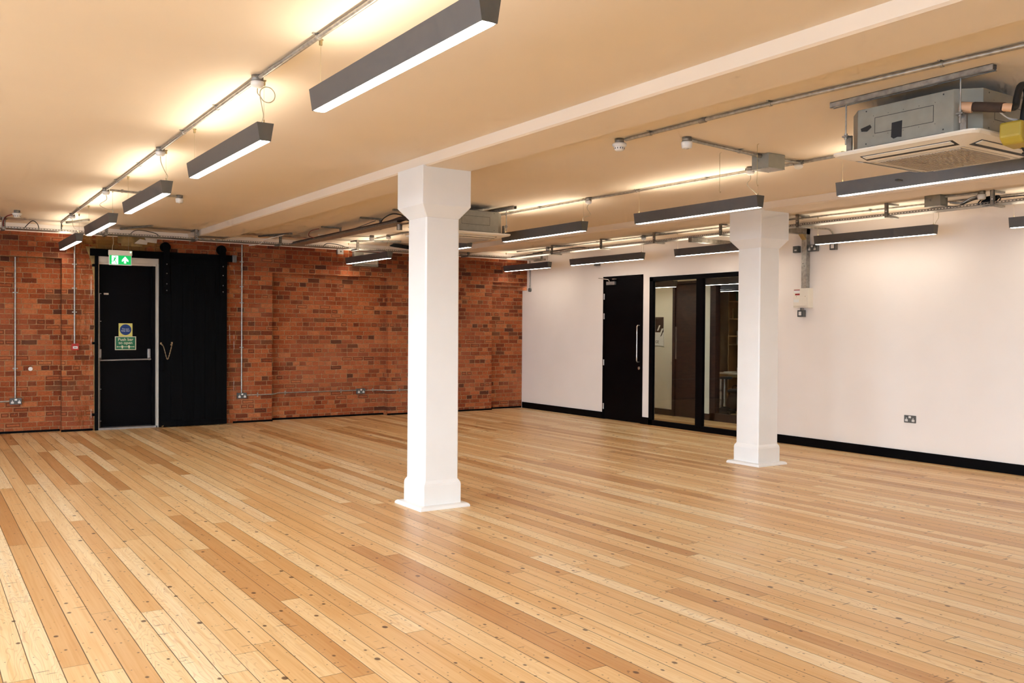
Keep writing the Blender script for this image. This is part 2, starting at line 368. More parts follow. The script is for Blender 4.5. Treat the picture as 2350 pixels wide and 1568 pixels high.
pr.build('grey_packing', M['trim'], wall_back)
fz = MB(); fz.box(LX, WX, BY-.006, BY, 2.885, ZC); fz.build('painted_frieze', M['wall'], wall_back)['label'] = 'painted band along the top of the brick wall'
struct(MB().box(2.1, 3.3, 14.82, 14.95, 0, 2.75).build('door_light_block', M['black']))  # added black backing, stops sky light leaking round the exit door
f_ = MB(); f_.cone((1.43, RY-.012, 2.70), (1.43, RY, 2.70), .018, .02); f_.cone((1.415, RY-.012, .925), (1.415, RY, .925), .02, .024)
# partition wall (x = 10.01) with door and glazed screen
D0, D1, DH = 11.165, 12.19, 2.465
G0, G1, GH = 8.70, 11.00, 2.41
w = MB()
w.box(WX, WX+.12, D1, BY, 0, DH); w.box(WX, WX+.12, G1, D0, 0, DH); w.box(WX, WX+.12, SY, G0, 0, DH)
w.box(WX, WX+.12, SY, BY, DH, ZC); w.box(WX, WX+.12, G0, G1, GH, DH)
w.box(WX, WX+.12, BY, 14.9, 0, 2.3)
wall_right = struct(w.build('wall_right', M['wall']))
# left wall with daylight windows
wz0, wz1 = .6, 2.7
wins = [(-3.9, -1.7), (-1.1, 1.1), (1.7, 3.9), (4.5, 6.7), (7.3, 9.5)]  # last window is added, out of view, to brighten the far white wall
w = MB(); y = SY-.2
for a, b in wins: w.box(LX-.25, LX, y, a, 0, ZC); w.box(LX-.25, LX, a, b, 0, wz0); w.box(LX-.25, LX, a, b, wz1, ZC); y = b
w.box(LX-.25, LX, y, 15.0, 0, ZC)
struct(w.build('wall_left', M['wall']))
bwins = [(-3.6, -1.6), (-.8, 1.2)]
w = MB(); x = LX
for a, b in bwins: w.box(x, a, SY-.25, SY, 0, ZC); w.box(a, b, SY-.25, SY, 0, wz0); w.box(a, b, SY-.25, SY, wz1, ZC); x = b
w.box(x, HX, SY-.25, SY, 0, ZC)
struct(w.build('wall_front', M['wall']))
nwin = [1]
def window(ax, a, b):
    nwin[0] += 1
    r = struct(bpy.data.objects.new('window_%d' % nwin[0], None)); COL.objects.link(r)
    f = MB(); g = MB(); t = .05
    def bx(mb, u0, u1, z0, z1, d0, d1):
        if ax == 'X': mb.box(LX-d1, LX-d0, u0, u1, z0, z1)
        else: mb.box(u0, u1, SY-d1, SY-d0, z0, z1)
    for u0, u1, z0, z1 in ((a, b, wz0, wz0+t), (a, b, wz1-t, wz1), (a, a+t, wz0, wz1), (b-t, b, wz0, wz1), ((a+b)/2-.02, (a+b)/2+.02, wz0, wz1), (a, b, 1.95, 1.99)): bx(f, u0, u1, z0, z1, .10, .16)
    bx(g, a+t, b-t, wz0+t, wz1-t, .128, .132)
    f.build('window_frame', M['trim'], r); g.build('window_pane', M['glass'], r)
for a, b in wins: window('X', a, b)
for a, b in bwins: window('Y', a, b)

# skirtings
b_ = MB(); sk = M['black']
b_.box(WX-.02, WX, D1, BY+.12, 0, .115); b_.box(WX-.02, WX, G1, D0, 0, .115); b_.box(WX-.02, WX, SY, G0, 0, .115)
struct(b_.build('baseboard_right', sk))
b_ = MB(); b_.box(LX, 1.79, RY-.012, RY, 0, .03); b_.box(1.79, 2.21, BY-.012, BY, 0, .03); b_.box(4.28, 4.93, BY-.012, BY, 0, .03); b_.box(4.93, 7.01, RY-.012, RY, 0, .03)
b_.box(7.01, 9.21, BY-.012, BY, 0, .03); b_.box(9.21, WX-.02, RY-.012, RY, 0, .03); b_.box(4.918, 4.93, BY, RY, 0, .03)
struct(b_.build('baseboard_back', sk))

# ------------------------------------------------------------------ exit door in the brick wall
d1 = struct(bpy.data.objects.new('door_1', None)); COL.objects.link(d1); d1.location = (2.7, 14.65, 0)
LY = 14.66
fr = MB(); fr.box(DX1-.035, DX1-.003, 14.50, LY, .0, 2.50); fr.box(DX0+.04, DX1-.003, 14.52, LY+.02, 2.50, DZ-.002); fr.box(DX0+.04, DX1-.03, 14.56, LY+.02, 2.47, 2.50); fr.box(DX0+.035, DX0+.05, 14.52, LY, 0, 2.5)
fr.build('door_frame', M['trim'], d1)
th_ = MB(); th_.box(DX0+.03, DX1-.02, 14.50, LY+.05, 0, .028); th_.build('threshold', M['silver'], d1)
lf = MB(); lf.box(2.30, 3.10, LY, LY+.05, .03, 2.053); lf.build('door_leaf', M['black'], d1)
tp = MB(); tp.box(2.295, 3.10, LY-.004, LY+.05, 2.054, 2.47); tp.box(2.295, 3.10, LY-.004, LY-.001, 2.045, 2.055); tp.build('overpanel', M['black'], d1)
js = MB(); js.box(3.055, 3.10, 14.575, LY, .03, 2.47); js.build('door_stop', M['black'], d1)
pb = bpy.data.objects.new('panic_bar', None); COL.objects.link(pb); pb.parent = d1; pb.location = Vector((2.68, LY, 1.1))-d1.location
PBX0, PBX1 = on(229, 815, 'Y', LY-.03)[0], on(342, 815, 'Y', LY-.03)[0]
for xx in (PBX0, PBX1):
    m_ = MB(); m_.box(xx-.022, xx+.022, LY-.045, LY, 1.06, 1.205); m_.cone((xx, LY-.055, 1.045), (xx, LY, 1.075), .022, .022); m_.build('arm_box', M['silver'], pb, .008)
MB().cyl((PBX0-.01, LY-.075, 1.035), (PBX1+.02, LY-.075, 1.045), .012).build('push_rail', M['silver'], pb)
vr = MB(); vr.cyl((PBX0+.002, LY-.012, 1.2), (PBX0-.002, LY-.012, 2.04), .006, 8); vr.cyl((PBX0+.004, LY-.012, .03), (PBX0+.002, LY-.012, 1.06), .006, 8); vr.build('vertical_bolt', M['silver'], pb)
for z in (2.035, 1.62, .60, .12):
    m_ = MB(); m_.box(PBX0-.022, PBX0+.024, LY-.016, LY, z-.006, z+.006); m_.build('bolt_guide', M['silver'], pb)
m_ = MB(); a = on(243, 673, 'Y', LY); m_.box(a[0]-.03, a[0]+.035, LY-.015, LY, 2.02, 2.045); m_.build('door_closer_plate', M['trim'], d1)

# signs on the door
t = thing('fire_exit_sign', 'square pale yellow sign with blue disc reading Fire exit keep clear', 'sign', (2.69, LY-.004, 1.49))
sx = .5*(on(272, 757, 'Y', LY)[0]+on(304, 757, 'Y', LY)[0]); SG = LY-.001
MB().box(sx-.098, sx+.098, SG-.004, SG, 1.395, 1.592).build('sign_plate', M['signy'], t)
MB().cyl((sx, SG-.0055, 1.495), (sx, SG-.004, 1.495), .082, 40).build('blue_disc', M['signb'], t)
for s_, z in (('Fire exit', 1.506), ('keep clear', 1.478)): text_mesh(s_, .029, M['signw'], 'lettering', t, (sx, SG-.0062, z), (1, 0, 0), (0, 0, 1), .0004)
t = thing('push_bar_sign', 'green rectangular sign reading Push bar to open with two hands', 'sign', (2.69, LY-.004, 1.29))
MB().box(sx-.150, sx+.150, SG-.004, SG, 1.187, 1.393).build('sign_plate', M['signc'], t)
MB().box(sx-.139, sx+.139, SG-.0052, SG-.004, 1.198, 1.382).build('green_field', M['signg'], t)
for s_, z in (('Push bar', 1.345), ('to open', 1.294)): text_mesh(s_, .062, M['signc'], 'lettering', t, (sx, SG-.006, z), (1, 0, 0), (0, 0, 1), .0004, bold=.0008)
h_ = MB(); h_.box(sx-.12, sx+.12, SG-.0062, SG-.0052, 1.232, 1.240)
for s_ in (-1, 1):
    h_.box(sx+s_*.12-.004, sx+s_*.12+.004, SG-.0062, SG-.0052, 1.226, 1.246)
    c = sx+s_*.048; h_.prism([(c-.014, 1.242), (c-.008, 1.222), (c-.003, 1.207), (c+.006, 1.207), (c+.012, 1.226), (c+.015, 1.244), (c+.006, 1.258), (c-.007, 1.258)], 'Y', SG-.0064, SG-.0052)
h_.build('hands_pictogram', M['signc'], t)

# suspended running-man exit sign
EY = 13.93
e0 = on(249, 573, 'Y', EY); e1 = on(303, 611, 'Y', EY); ex0, ex1, ez0, ez1 = e0[0], e1[0], e1[2]+.004, e0[2]-.004
t = thing('exit_sign', 'lit green running man exit sign with up arrow hung above the exit door', 'exit sign', ((ex0+ex1)/2, EY, ez1))
W_ = ex1-ex0; cx_ = (ex0+ex1)/2
MB().box(ex0, ex1, EY-.02, EY+.025, ez1-.072, ez1).build('lamp_housing', M['fascia'], t, .004)
MB().box(ex0+.004, ex1-.004, EY-.004, EY+.004, ez0, ez1-.071).build('clear_panel', M['lid'], t, .003)
MB().box(ex0+.014, ex1-.016, EY-.0058, EY-.004, ez0+.014, ez1-.074).build('green_legend', M['exitg'], t)
q = MB(); gz0, gz1 = ez0+.018, ez1-.080; gh = gz1-gz0
dx0 = ex0+.042; q.box(dx0, dx0+.085, EY-.0066, EY-.0058, gz0, gz1); q.build('door_symbol', M['exitw'], t)
q = MB(); ac = ex0+W_*.70; az = gz0+.012
q.prism([(ac-.014, az), (ac+.014, az), (ac+.014, az+.045), (ac+.042, az+.022), (ac+.042, az+.048), (ac, az+.098), (ac-.042, az+.048), (ac-.042, az+.022), (ac-.014, az+.045)], 'Y', EY-.0066, EY-.0058)
q.build('arrow_symbol', M['exitw'], t)
mx = dx0+.042; q = MB()
def limb(pts, wd):
    for (xa, za), (xb, zb) in zip(pts, pts[1:]):
        a = Vector((xa, za)); b = Vector((xb, zb)); d = (b-a).normalized()*wd*.25; n = Vector((-d.y, d.x)).normalized()*wd/2
        q.prism([tuple(a-d-n), tuple(b+d-n), tuple(b+d+n), tuple(a-d+n)], 'Y', EY-.0076, EY-.0066)
g = gz0
q.cyl((mx+.012, EY-.0076, g+.100), (mx+.012, EY-.0066, g+.100), .009, 16)
limb([(mx+.004, g+.086), (mx-.008, g+.056)], .020)
limb([(mx+.002, g+.086), (mx-.022, g+.086), (mx-.032, g+.070)], .008)
limb([(mx+.006, g+.084), (mx+.020, g+.068), (mx+.036, g+.068)], .008)
limb([(mx-.006, g+.056), (mx+.012, g+.030), (mx+.022, g+.006)], .010)
limb([(mx-.010, g+.056), (mx-.020, g+.036), (mx-.048, g+.036)], .010)
q.build('running_figure', M['exitg'], t)
MB().cyl((ex1-.022, EY-.024, ez1-.022), (ex1-.022, EY-.019, ez1-.022), .008, 12).build('green_indicator_light', M['led'], t)
q = MB(); q.tube(spline([(ex0+.05, EY, ez1), (ex0+.055, EY, ez1+.06), (ex0+.065, EY, ez1+.11), (ex0+.055, EY, 2.86)]), .004, 6); q.build('hanging_flex', M['cordm'], t)
q = MB(); q.cyl((ex1-.05, EY, ez1), (ex1-.05, EY, 2.87), .0012, 6); q.build('suspension_wire', M['cordm'], t)

# black guide post, rail and sliding door
MB_ = MB(); MB_.box(DX0-.01, DX0+.036, 14.49, BY+.03, 0, DZ); 
for z in (2.44, 1.29, .23): MB_.box(DX0-.045, DX0+.02, 14.47, BY, z-.012, z+.022)
struct(MB_.build('trim_1', M['blackm']))
t = thing('sliding_door_rail', 'long black steel rail above the exit opening carrying the sliding door', 'door rail', (3.2, 14.5, 2.6))
RZ0, RZ1 = 2.585, 2.69
MB().box(2.165, 4.31, 14.475, 14.50, RZ0, RZ1).build('rail', M['blackm'], t, .002)
for xx in (2.35, 2.95, 3.6, 4.2):
    m_ = MB(); m_.box(xx-.03, xx+.03, 14.50, BY, RZ0+.02, RZ1-.02); m_.build('wall_bracket', M['blackm'], t)
m_ = MB(); m_.box(4.255, 4.31, 14.455, 14.475, RZ0-.005, RZ1+.003); m_.build('end_stop', M['grey'], t)
m_ = MB(); m_.box(4.245, 4.256, 14.45, 14.475, RZ0-.003, RZ1+.006); m_.cyl((4.235, 14.445, 2.67), (4.262, 14.445, 2.67), .006, 8); m_.build('stop_bolt', M['silver'], t)
t = thing('sliding_door', 'tall black boarded sliding door hanging to the right of the exit opening', 'sliding door', (3.62, 14.43, 0))
SX0, SX1, SYF, SYB = 3.125, 4.145, 14.405, 14.455
m_ = MB(); n_ = 6
for i in range(n_):
    a = SX0+(SX1-SX0)*i/n_; m_.box(a+.0015, a+(SX1-SX0)/n_-.0015, SYF, SYB, .012, 2.585)
m_.box(SX0, SX1, SYF+.006, SYB-.002, .012, 2.58)
m_.build('boarded_leaf', M['plank'], t)
m_ = MB(); m_.box(SX0, SX1, SYF-.006, SYF, .02, .10); m_.build('bottom_rail', M['plank'], t)
m_ = MB(); m_.box(SX0, SX1, SYF-.006, SYF, 2.50, 2.585); m_.build('top_rail', M['plank'], t)
for xx, zb in ((3.225, 2.05), (4.075, 2.05)):
    h_ = MB(); h_.box(xx-.045, xx+.045, SYF-.022, SYF-.006, zb, 2.80); h_.build('hanger_strap', M['blackm'], t, .003)
    m_ = MB(); m_.cyl((xx, 14.462, 2.765), (xx, 14.512, 2.765), .075, 28); m_.build('roller_wheel', M['blackm'], t)
    for z in (2.50, 2.36, 2.20, 2.10):
        m_ = MB(); m_.cone((xx, SYF-.028, z), (xx, SYF-.022, z), .007, .010, 10); m_.build('bolt_head', M['grey'], t)
# chain with two fixings
ch = bpy.data.objects.new('door_chain', None); COL.objects.link(ch); ch.parent = t; ca = on(370, 790, 'Y', SYF-.02); cb = on(395, 789, 'Y', SYF-.02); ch.location = ca-Vector(t.location)
ch['label'] = 'tarnished chain looped between two hooks'
m_ = MB(); pts = spline([ca+Vector((.03, 0, -.03)), on(378, 805, 'Y', SYF-.02), on(384, 825, 'Y', SYF-.02), on(390, 810, 'Y', SYF-.02), cb], 7)
for i, (p, q_) in enumerate(zip(pts, pts[1:])):
    r_ = .006; d = (q_-p); mid = (p+q_)/2; L = d.length*.75; dn = d.normalized(); sd = Vector((0, 1, 0)) if i % 2 else dn.cross(Vector((0, 1, 0)))
    ring = [mid+dn*L*math.cos(k*PI/5)+sd*.006*math.sin(k*PI/5) for k in range(11)]; m_.tube(ring, .0028, 5)
m_.build('chain_links', M['chain'], ch)
for p, s_ in ((ca, 1), (cb, -1)):
    m_ = MB(); m_.cone((p[0], SYF, p[2]+.01), (p[0]+.02*s_, SYF-.03, p[2]-.02), .007, .010, 10); m_.box(p[0]-.012, p[0]+.012, SYF-.008, SYF, p[2]-.005, p[2]+.025); m_.build('chain_hook', M['chain'], ch)
m_ = MB(); m_.tube(spline([(3.165, SYF, 1.02), (3.165, SYF-.035, 1.0), (3.165, SYF-.035, .88), (3.165, SYF, .86)]), .008, 8); m_.build('pull_handle', M['blackm'], t)
m_ = MB(); a = on(372, 978, 'Y', SYF-.02); m_.cone((a[0], SYF-.03, .02), (a[0]+.02, SYF-.02, .035), .015, .008, 10); m_.build('floor_guide', M['chain'], t)

# ------------------------------------------------------------------ door and glazed screen in the partition
d2 = struct(bpy.data.objects.new('door_2', None)); COL.objects.link(d2); d2.location = (WX, 11.68, 0)
fr = MB(); fr.box(WX-.012, WX+.12, D0, D0+.04, 0, DH); fr.box(WX-.012, WX+.12, D1-.045, D1, 0, DH); fr.box(WX-.012, WX+.12, D0, D1, DH-.045, DH)
fr.build('door_frame', M['black'], d2, .002)
MB().box(WX-.004, WX+.045, D0+.043, D1-.048, .006, DH-.048).build('door_leaf', M['black'], d2, .002)
hy = on(1462, 790, 'X', WX-.05)[1]
ph = bpy.data.objects.new('pull_handle', None); COL.objects.link(ph); ph.parent = d2; ph.location = Vector((WX, hy, 1.3))-d2.location
ph['label'] = 'long brushed steel D pull handle'
MB().tube([(WX, hy, 1.625), (WX-.04, hy, 1.622), (WX-.055, hy, 1.605)]+[(WX-.055, hy, z) for z in (1.5, 1.3, 1.1, 1.035)]+[(WX-.04, hy, 1.018), (WX, hy, 1.015)], .0105, 12).build('handle_bar', M['steel'], ph)
m_ = MB(); m_.cyl((WX-.018, hy-.01, .915), (WX-.004, hy-.01, .915), .027, 24); m_.cone((WX-.03, hy-.01, .915), (WX-.018, hy-.01, .915), .012, .014, 16); m_.build('lock_escutcheon', M['steel'], d2)
m_ = MB(); m_.box(WX-.045, WX-.004, D1-.34, D1-.12, 2.315, 2.375); m_.build('door_closer', M['silver'], d2, .004)
m_ = MB(); m_.tube([(WX-.04, D1-.20, 2.38), (WX-.06, D1-.2, 2.41), (WX-.075, D1+.05, 2.44)], .007, 8); m_.box(WX-.05, WX-.012, D1-.36, D1-.28, 2.405, 2.425); m_.build('closer_arm', M['steel'], d2)
for z in (2.12, 1.78, .98, .22):
    m_ = MB(); m_.cyl((WX-.02, D1-.046, z-.05), (WX-.02, D1-.046, z+.05), .007, 10); m_.box(WX-.014, WX-.011, D1-.05, D1-.015, z-.05, z+.05); m_.build('hinge', M['steel'], d2)

wn = struct(bpy.data.objects.new('window_1', None)); COL.objects.link(wn); wn.location = (WX, (G0+G1)/2, 0)
fw = .083
GM0, GM1 = 9.805, 9.946      # central mullion
fr = MB(); X0, X1 = WX-.015, WX+.04
fr.box(X0, X1, G1-fw, G1, 0, GH); fr.box(X0, X1, G0, G0+fw, 0, GH); fr.box(X0, X1, G0, G1, GH-.07, GH); fr.box(X0, X1, G0, G1, 0, .085)
fr.build('screen_frame', M['black'], wn, .002)
MB().box(X0, X1, GM0, GM1, .085, GH-.07).build('mullion', M['black'], wn, .002)
for a, b in ((GM1, G1-fw), (G0+fw, GM0)):
    MB().box(WX+.018, WX+.024, a, b, .085, GH-.07).build('glass_pane', M['glass'], wn)

# corridor and office behind the glass
CX = 11.42
w = MB(); w.box(CX, CX+.1, 11.92, 13.4, 0, ZC); w.box(CX, CX+.1, 11.0, 11.19, 0, ZC); w.box(CX, CX+.1, 8.0, 13.4, 2.42, ZC)
w.box(CX, CX+.1, 6.0, 8.6, 0, ZC); w.box(WX+.12, CX, 13.4, 13.5, 0, ZC); w.box(WX+.12, CX, 6.0, 6.1, 0, ZC)
struct(w.build('wall_corridor', M['corr']))
b_ = MB(); b_.box(CX-.015, CX, 11.92, 13.4, 0, .11); b_.box(CX-.015, CX, 11.0, 11.19, 0, .11); b_.build('baseboard_corridor', M['dwood']); struct(b_) if False else struct(bpy.data.objects['baseboard_corridor'])
d3 = struct(bpy.data.objects.new('door_3', None)); COL.objects.link(d3); d3.location = (CX, 11.45, 0)
m_ = MB(); m_.box(CX-.03, CX+.1, 11.86, 11.92, 0, 2.42); m_.box(CX-.03, CX+.1, 11.19, 11.23, 0, 2.42); m_.box(CX-.03, CX+.1, 11.23, 11.86, 2.37, 2.42); m_.build('door_frame', M['dwood'], d3)
MB().box(CX-.005, CX+.04, 11.235, 11.855, .006, 2.365).build('door_leaf', M['dwood'], d3)
py_ = on(1548, 790, 'X', CX-.01)[1]
MB().box(CX-.012, CX-.005, py_-.045, py_+.045, 1.03, 1.61).build('push_plate', M['steel'], d3)
MB().cyl((CX-.02, py_+.06, .95), (CX-.005, py_+.06, .95), .028, 20).build('lock_escutcheon', M['steel'], d3)
ws = struct(bpy.data.objects.new('window_20', None)); COL.objects.link(ws); ws.location = (CX, 9.6, 0)
m_ = MB(); m_.box(CX-.03, CX+.08, 10.87, 11.0, 0, 2.42); m_.box(CX-.03, CX+.08, 8.6, 8.7, 0, 2.42); m_.box(CX-.03, CX+.08, 8.6, 11.0, 2.32, 2.42); m_.box(CX-.03, CX+.08, 8.6, 11.0, 0, .13); m_.build('screen_frame', M['dwood'], ws)
MB().box(CX+.02, CX+.026, 8.7, 10.87, .13, 2.32).build('glass_pane', M['glass'], ws)
w = MB(); w.box(14.4, 14.5, 8.0, 14.0, 0, ZC); w.box(CX+.1, 14.5, 13.6, 13.7, 0, ZC); w.box(CX+.1, 14.5, 8.0, 8.1, 0, ZC)
struct(w.build('wall_office', M['office']))
# company sign in the corridor
t = thing('wall_sign', 'white and dark brown sign board on the corridor wall behind the glass', 'sign', (CX-.02, 12.3, 1.5))
sy0 = on(1522, 760, 'X', CX-.02)[1]
zt = on(1515, 728, 'X', CX-.02)[2]; zm = on(1515, 763, 'X', CX-.02)[2]; zb = on(1515, 794, 'X', CX-.02)[2]
MB().box(CX-.012, CX, sy0, sy0+.62, zb, zt).build('white_board', M['signw'], t)
MB().box(CX-.014, CX-.012, sy0, sy0+.62, zm, zt).build('brown_field', M['dwood'], t)
m_ = MB(); m_.prism([(sy0+.17, zm+.03), (sy0+.135, zm+.03), (sy0+.08, zm+.13), (sy0+.115, zm+.13)], 'X', CX-.016, CX-.014)
m_.prism([(sy0+.10, zm-.03), (sy0+.06, zm-.03), (sy0+.0, zm+.07), (sy0+.045, zm+.07)], 'X', CX-.016, CX-.014); m_.build('white_stripes', M['signw'], t)
m_ = MB(); m_.prism([(sy0+.08, zm-.08), (sy0+.05, zm-.06), (sy0+.005, zm+.02), (sy0+.035, zm+.0)], 'X', CX-.0175, CX-.012); m_.build('dark_stripe', M['dwood'], t)
text_mesh('RGE', .075, M['dwood'], 'lettering', t, (CX-.0135, sy0+.19, zb+.07), (0, -1, 0), (0, 0, 1), .0006)
text_mesh('S', .11, M['dwood'], 'lettering', t, (CX-.0135, sy0+.27, zm-.10), (0, -1, 0), (0, 0, 1), .0006)
# office furniture
DKX = 13.0
dy0, dy1, dz = 10.4, on(1646, 857, 'X', DKX)[1], .735
t = thing('office_desk', 'pale topped oak edged desk in the office behind the glass', 'desk', (DKX+.35, (dy0+dy1)/2, 0))
MB().box(DKX, DKX+.7, dy0, dy1, dz-.025, dz).build('desk_top', M['desk'], t)
MB().box(DKX+.005, DKX+.69, dy0+.01, dy1-.01, dz-.075, dz-.025).build('desk_frame', M['oak'], t)
for yy in (dy0+.06, dy1-.06):
    for xx in (DKX+.06, DKX+.62): MB().box(xx-.025, xx+.025, yy-.025, yy+.025, 0, dz-.075).build('leg', M['silver'], t)
t = tag(MB().box(DKX+.05, DKX+.25, dy1-.32, dy1-.12, dz, dz+.02).build('paper_stack', M['signw']), 'flat stack of white papers on the near edge of the office desk', 'papers')
t = thing('desktop_printer', 'low grey printer standing on the office desk', 'printer', (DKX+.3, dy1-.62, dz))
MB().box(DKX+.12, DKX+.45, dy1-.92, dy1-.38, dz, dz+.10).build('printer_body', M['silver'], t, .01); MB().box(DKX+.06, DKX+.12, dy1-.85, dy1-.45, dz+.01, dz+.03).build('paper_tray', M['trim'], t)
def chair(label, x, y, s=1.0):
    t = thing('office_chair', label, 'chair', (x, y, 0), 'swivel chairs at the office desk')
    MB().lathe([(0, .49), (.2, .485), (.24, .455), (.22, .42), (0, .41)], (x, y, 0)).build('seat', M['rubber'], t)
    b = MB(); b.prism([(y-.2, .62), (y+.2, .62), (y+.17, .98), (y-.17, .98)], 'X', x+.2, x+.24); b.build('backrest', M['rubber'], t, .02)
    MB().tube([(x+.05, y, .43), (x+.24, y, .5), (x+.24, y, .65)], .015).build('back_strut', M['dark'], t)
    MB().cyl((x, y, .10), (x, y, .42), .022).build('gas_column', M['steel'], t)
    for k in range(5):
        a = 2*PI*k/5+.3; ex, ey = x+.27*math.cos(a), y+.27*math.sin(a)
        l = MB().tube([(x, y, .12), (ex, ey, .085)], .016).build('leg', M['rubber'], t)
        m_ = MB(); m_.cyl((ex-.012, ey, .03), (ex+.012, ey, .03), .03, 14); m_.cyl((ex, ey, .04), (ex, ey, .09), .008, 8); m_.build('castor', M['rubber'], l)
    return t
a = on(1697, 890, 'X', 12.6)
chair('black swivel chair at the right of the office desk behind the glass', 12.50, a[1]-.12)
t = thing('monitor_arm_stool', 'dark round topped stool beside the office desk', 'stool', (12.7, on(1664, 868, 'X', 12.7)[1], 0))
yy = t.location[1]
MB().lathe([(0, .68), (.13, .68), (.14, .66), (.13, .64), (0, .64)], (12.7, yy, 0)).build('seat', M['rubber'], t); MB().cyl((12.7, yy, .12), (12.7, yy, .64), .018).build('post', M['steel'], t)
MB().lathe([(0, .12), (.05, .12), (.2, .02), (.2, 0), (0, 0)], (12.7, yy, 0)).build('base', M['rubber'], t)
t = thing('dark_bag', 'dark brown bag on the office floor beneath the desk', 'bag', (12.75, yy+.22, 0))
MB().lathe([(0, .36), (.06, .37), (.12, .3), (.17, .15), (.15, .02), (0, 0)], (13.1, yy+.12, 0)).build('bag_body', M['brownp'], t); MB().tube(spline([(13.04, yy+.12, .35), (13.04, yy+.12, .48), (13.16, yy+.12, .48), (13.16, yy+.12, .35)]), .01).build('bag_strap', M['brownp'], t)
# bookcase
KX = 14.0; ky1 = on(1672, 750, 'X', KX)[1]; ky0 = ky1-1.3
t = thing('bookcase', 'tall open oak bookcase in the office behind the glass', 'bookcase', (KX+.15, (ky0+ky1)/2, 0))
for yy in (ky0, ky1): MB().box(KX, KX+.3, yy-.012, yy+.012, 0, 2.6).build('side_panel', M['shelf'], t)
MB().box(KX+.29, KX+.3, ky0, ky1, 0, 2.6).build('back_panel', M['dwood'], t)
shz = [on(1690, p, 'X', KX)[2] for p in (792, 772, 732, 692)]+[2.59, .7, .35, .05]
for z in shz: MB().box(KX, KX+.29, ky0+.012, ky1-.012, z-.012, z+.012).build('shelf', M['shelf'], t)
bc = [(.12, .02, .02), (.03, .05, .12), (.4, .35, .28), (.05, .1, .05), (.3, .2, .08), (.02, .02, .02)]
bms = [tex_mat('binder_cover_%d' % i, c, .6) for i, c in enumerate(bc)]
proto = None
for z in (shz[3], shz[2], shz[0]):
    y = ky1-.05
    for k in range(9):
        th = random.choice((.03, .045, .06)); y -= th+.004
        if random.random() < .2: y -= .06; continue
        hh = random.uniform(.2, .28)
        o = MB().box(KX+.05, KX+.25, y, y+th, z+.012, z+.012+hh).build('ring_binder', random.choice(bms))
        tag(o, 'upright ring binder on a shelf of the office bookcase', 'binder', 'binders on the office bookcase')

# ------------------------------------------------------------------ columns
def column(x0, x1, y0, y1, label, zc=2.915):
    """x0..y1 plinth footprint"""
    t = thing('column', label, 'column', ((x0+x1)/2, (y0+y1)/2, 0), 'square white columns')
    cx, cy = (x0+x1)/2, (y0+y1)/2; hw = (x1-x0)/2
    def sq(h, ch):  # chamfered square
        return [(cx-h+ch, cy-h), (cx+h-ch, cy-h), (cx+h, cy-h+ch), (cx+h, cy+h-ch), (cx+h-ch, cy+h), (cx-h+ch, cy+h), (cx-h, cy+h-ch), (cx-h, cy-h+ch)]
    def loft(secs):
        m = MB(); vs = []
        for h, ch, z in secs: vs += [(a, b, z) for a, b in sq(h, ch)]
        n = 8; fs = [(i*n+k, i*n+(k+1) % n, (i+1)*n+(k+1) % n, (i+1)*n+k) for i in range(len(secs)-1) for k in range(n)]
        m._add(vs, fs+[tuple(range(n))[::-1], tuple(range((len(secs)-1)*n, len(secs)*n))]); return m
    loft([(hw, .004, 0), (hw, .004, .012), (hw-.004, .006, .022), (hw-.016, .006, .030), (hw-.062, .006, .033)]).build('base_plate', M['col'], t)
    s = hw-.060
    loft([(s, .004, .028), (s, .004, .195), (s-.004, .006, .215), (s-.018, .010, .24), (s-.020, .012, 2.50)]).build('shaft', M['col'], t, .006)
    loft([(s-.020, .012, 2.50), (s+.052, .004, 2.60), (s+.052, .004, zc+.01)]).build('capital', M['col'], t, .004)
column(3.555, 4.045, 6.745, 7.19, 'white square column nearest the camera, in the middle of the floor')
column(7.965, 8.455, 6.945, 7.39, 'white square column further right, in front of the glazed screen')

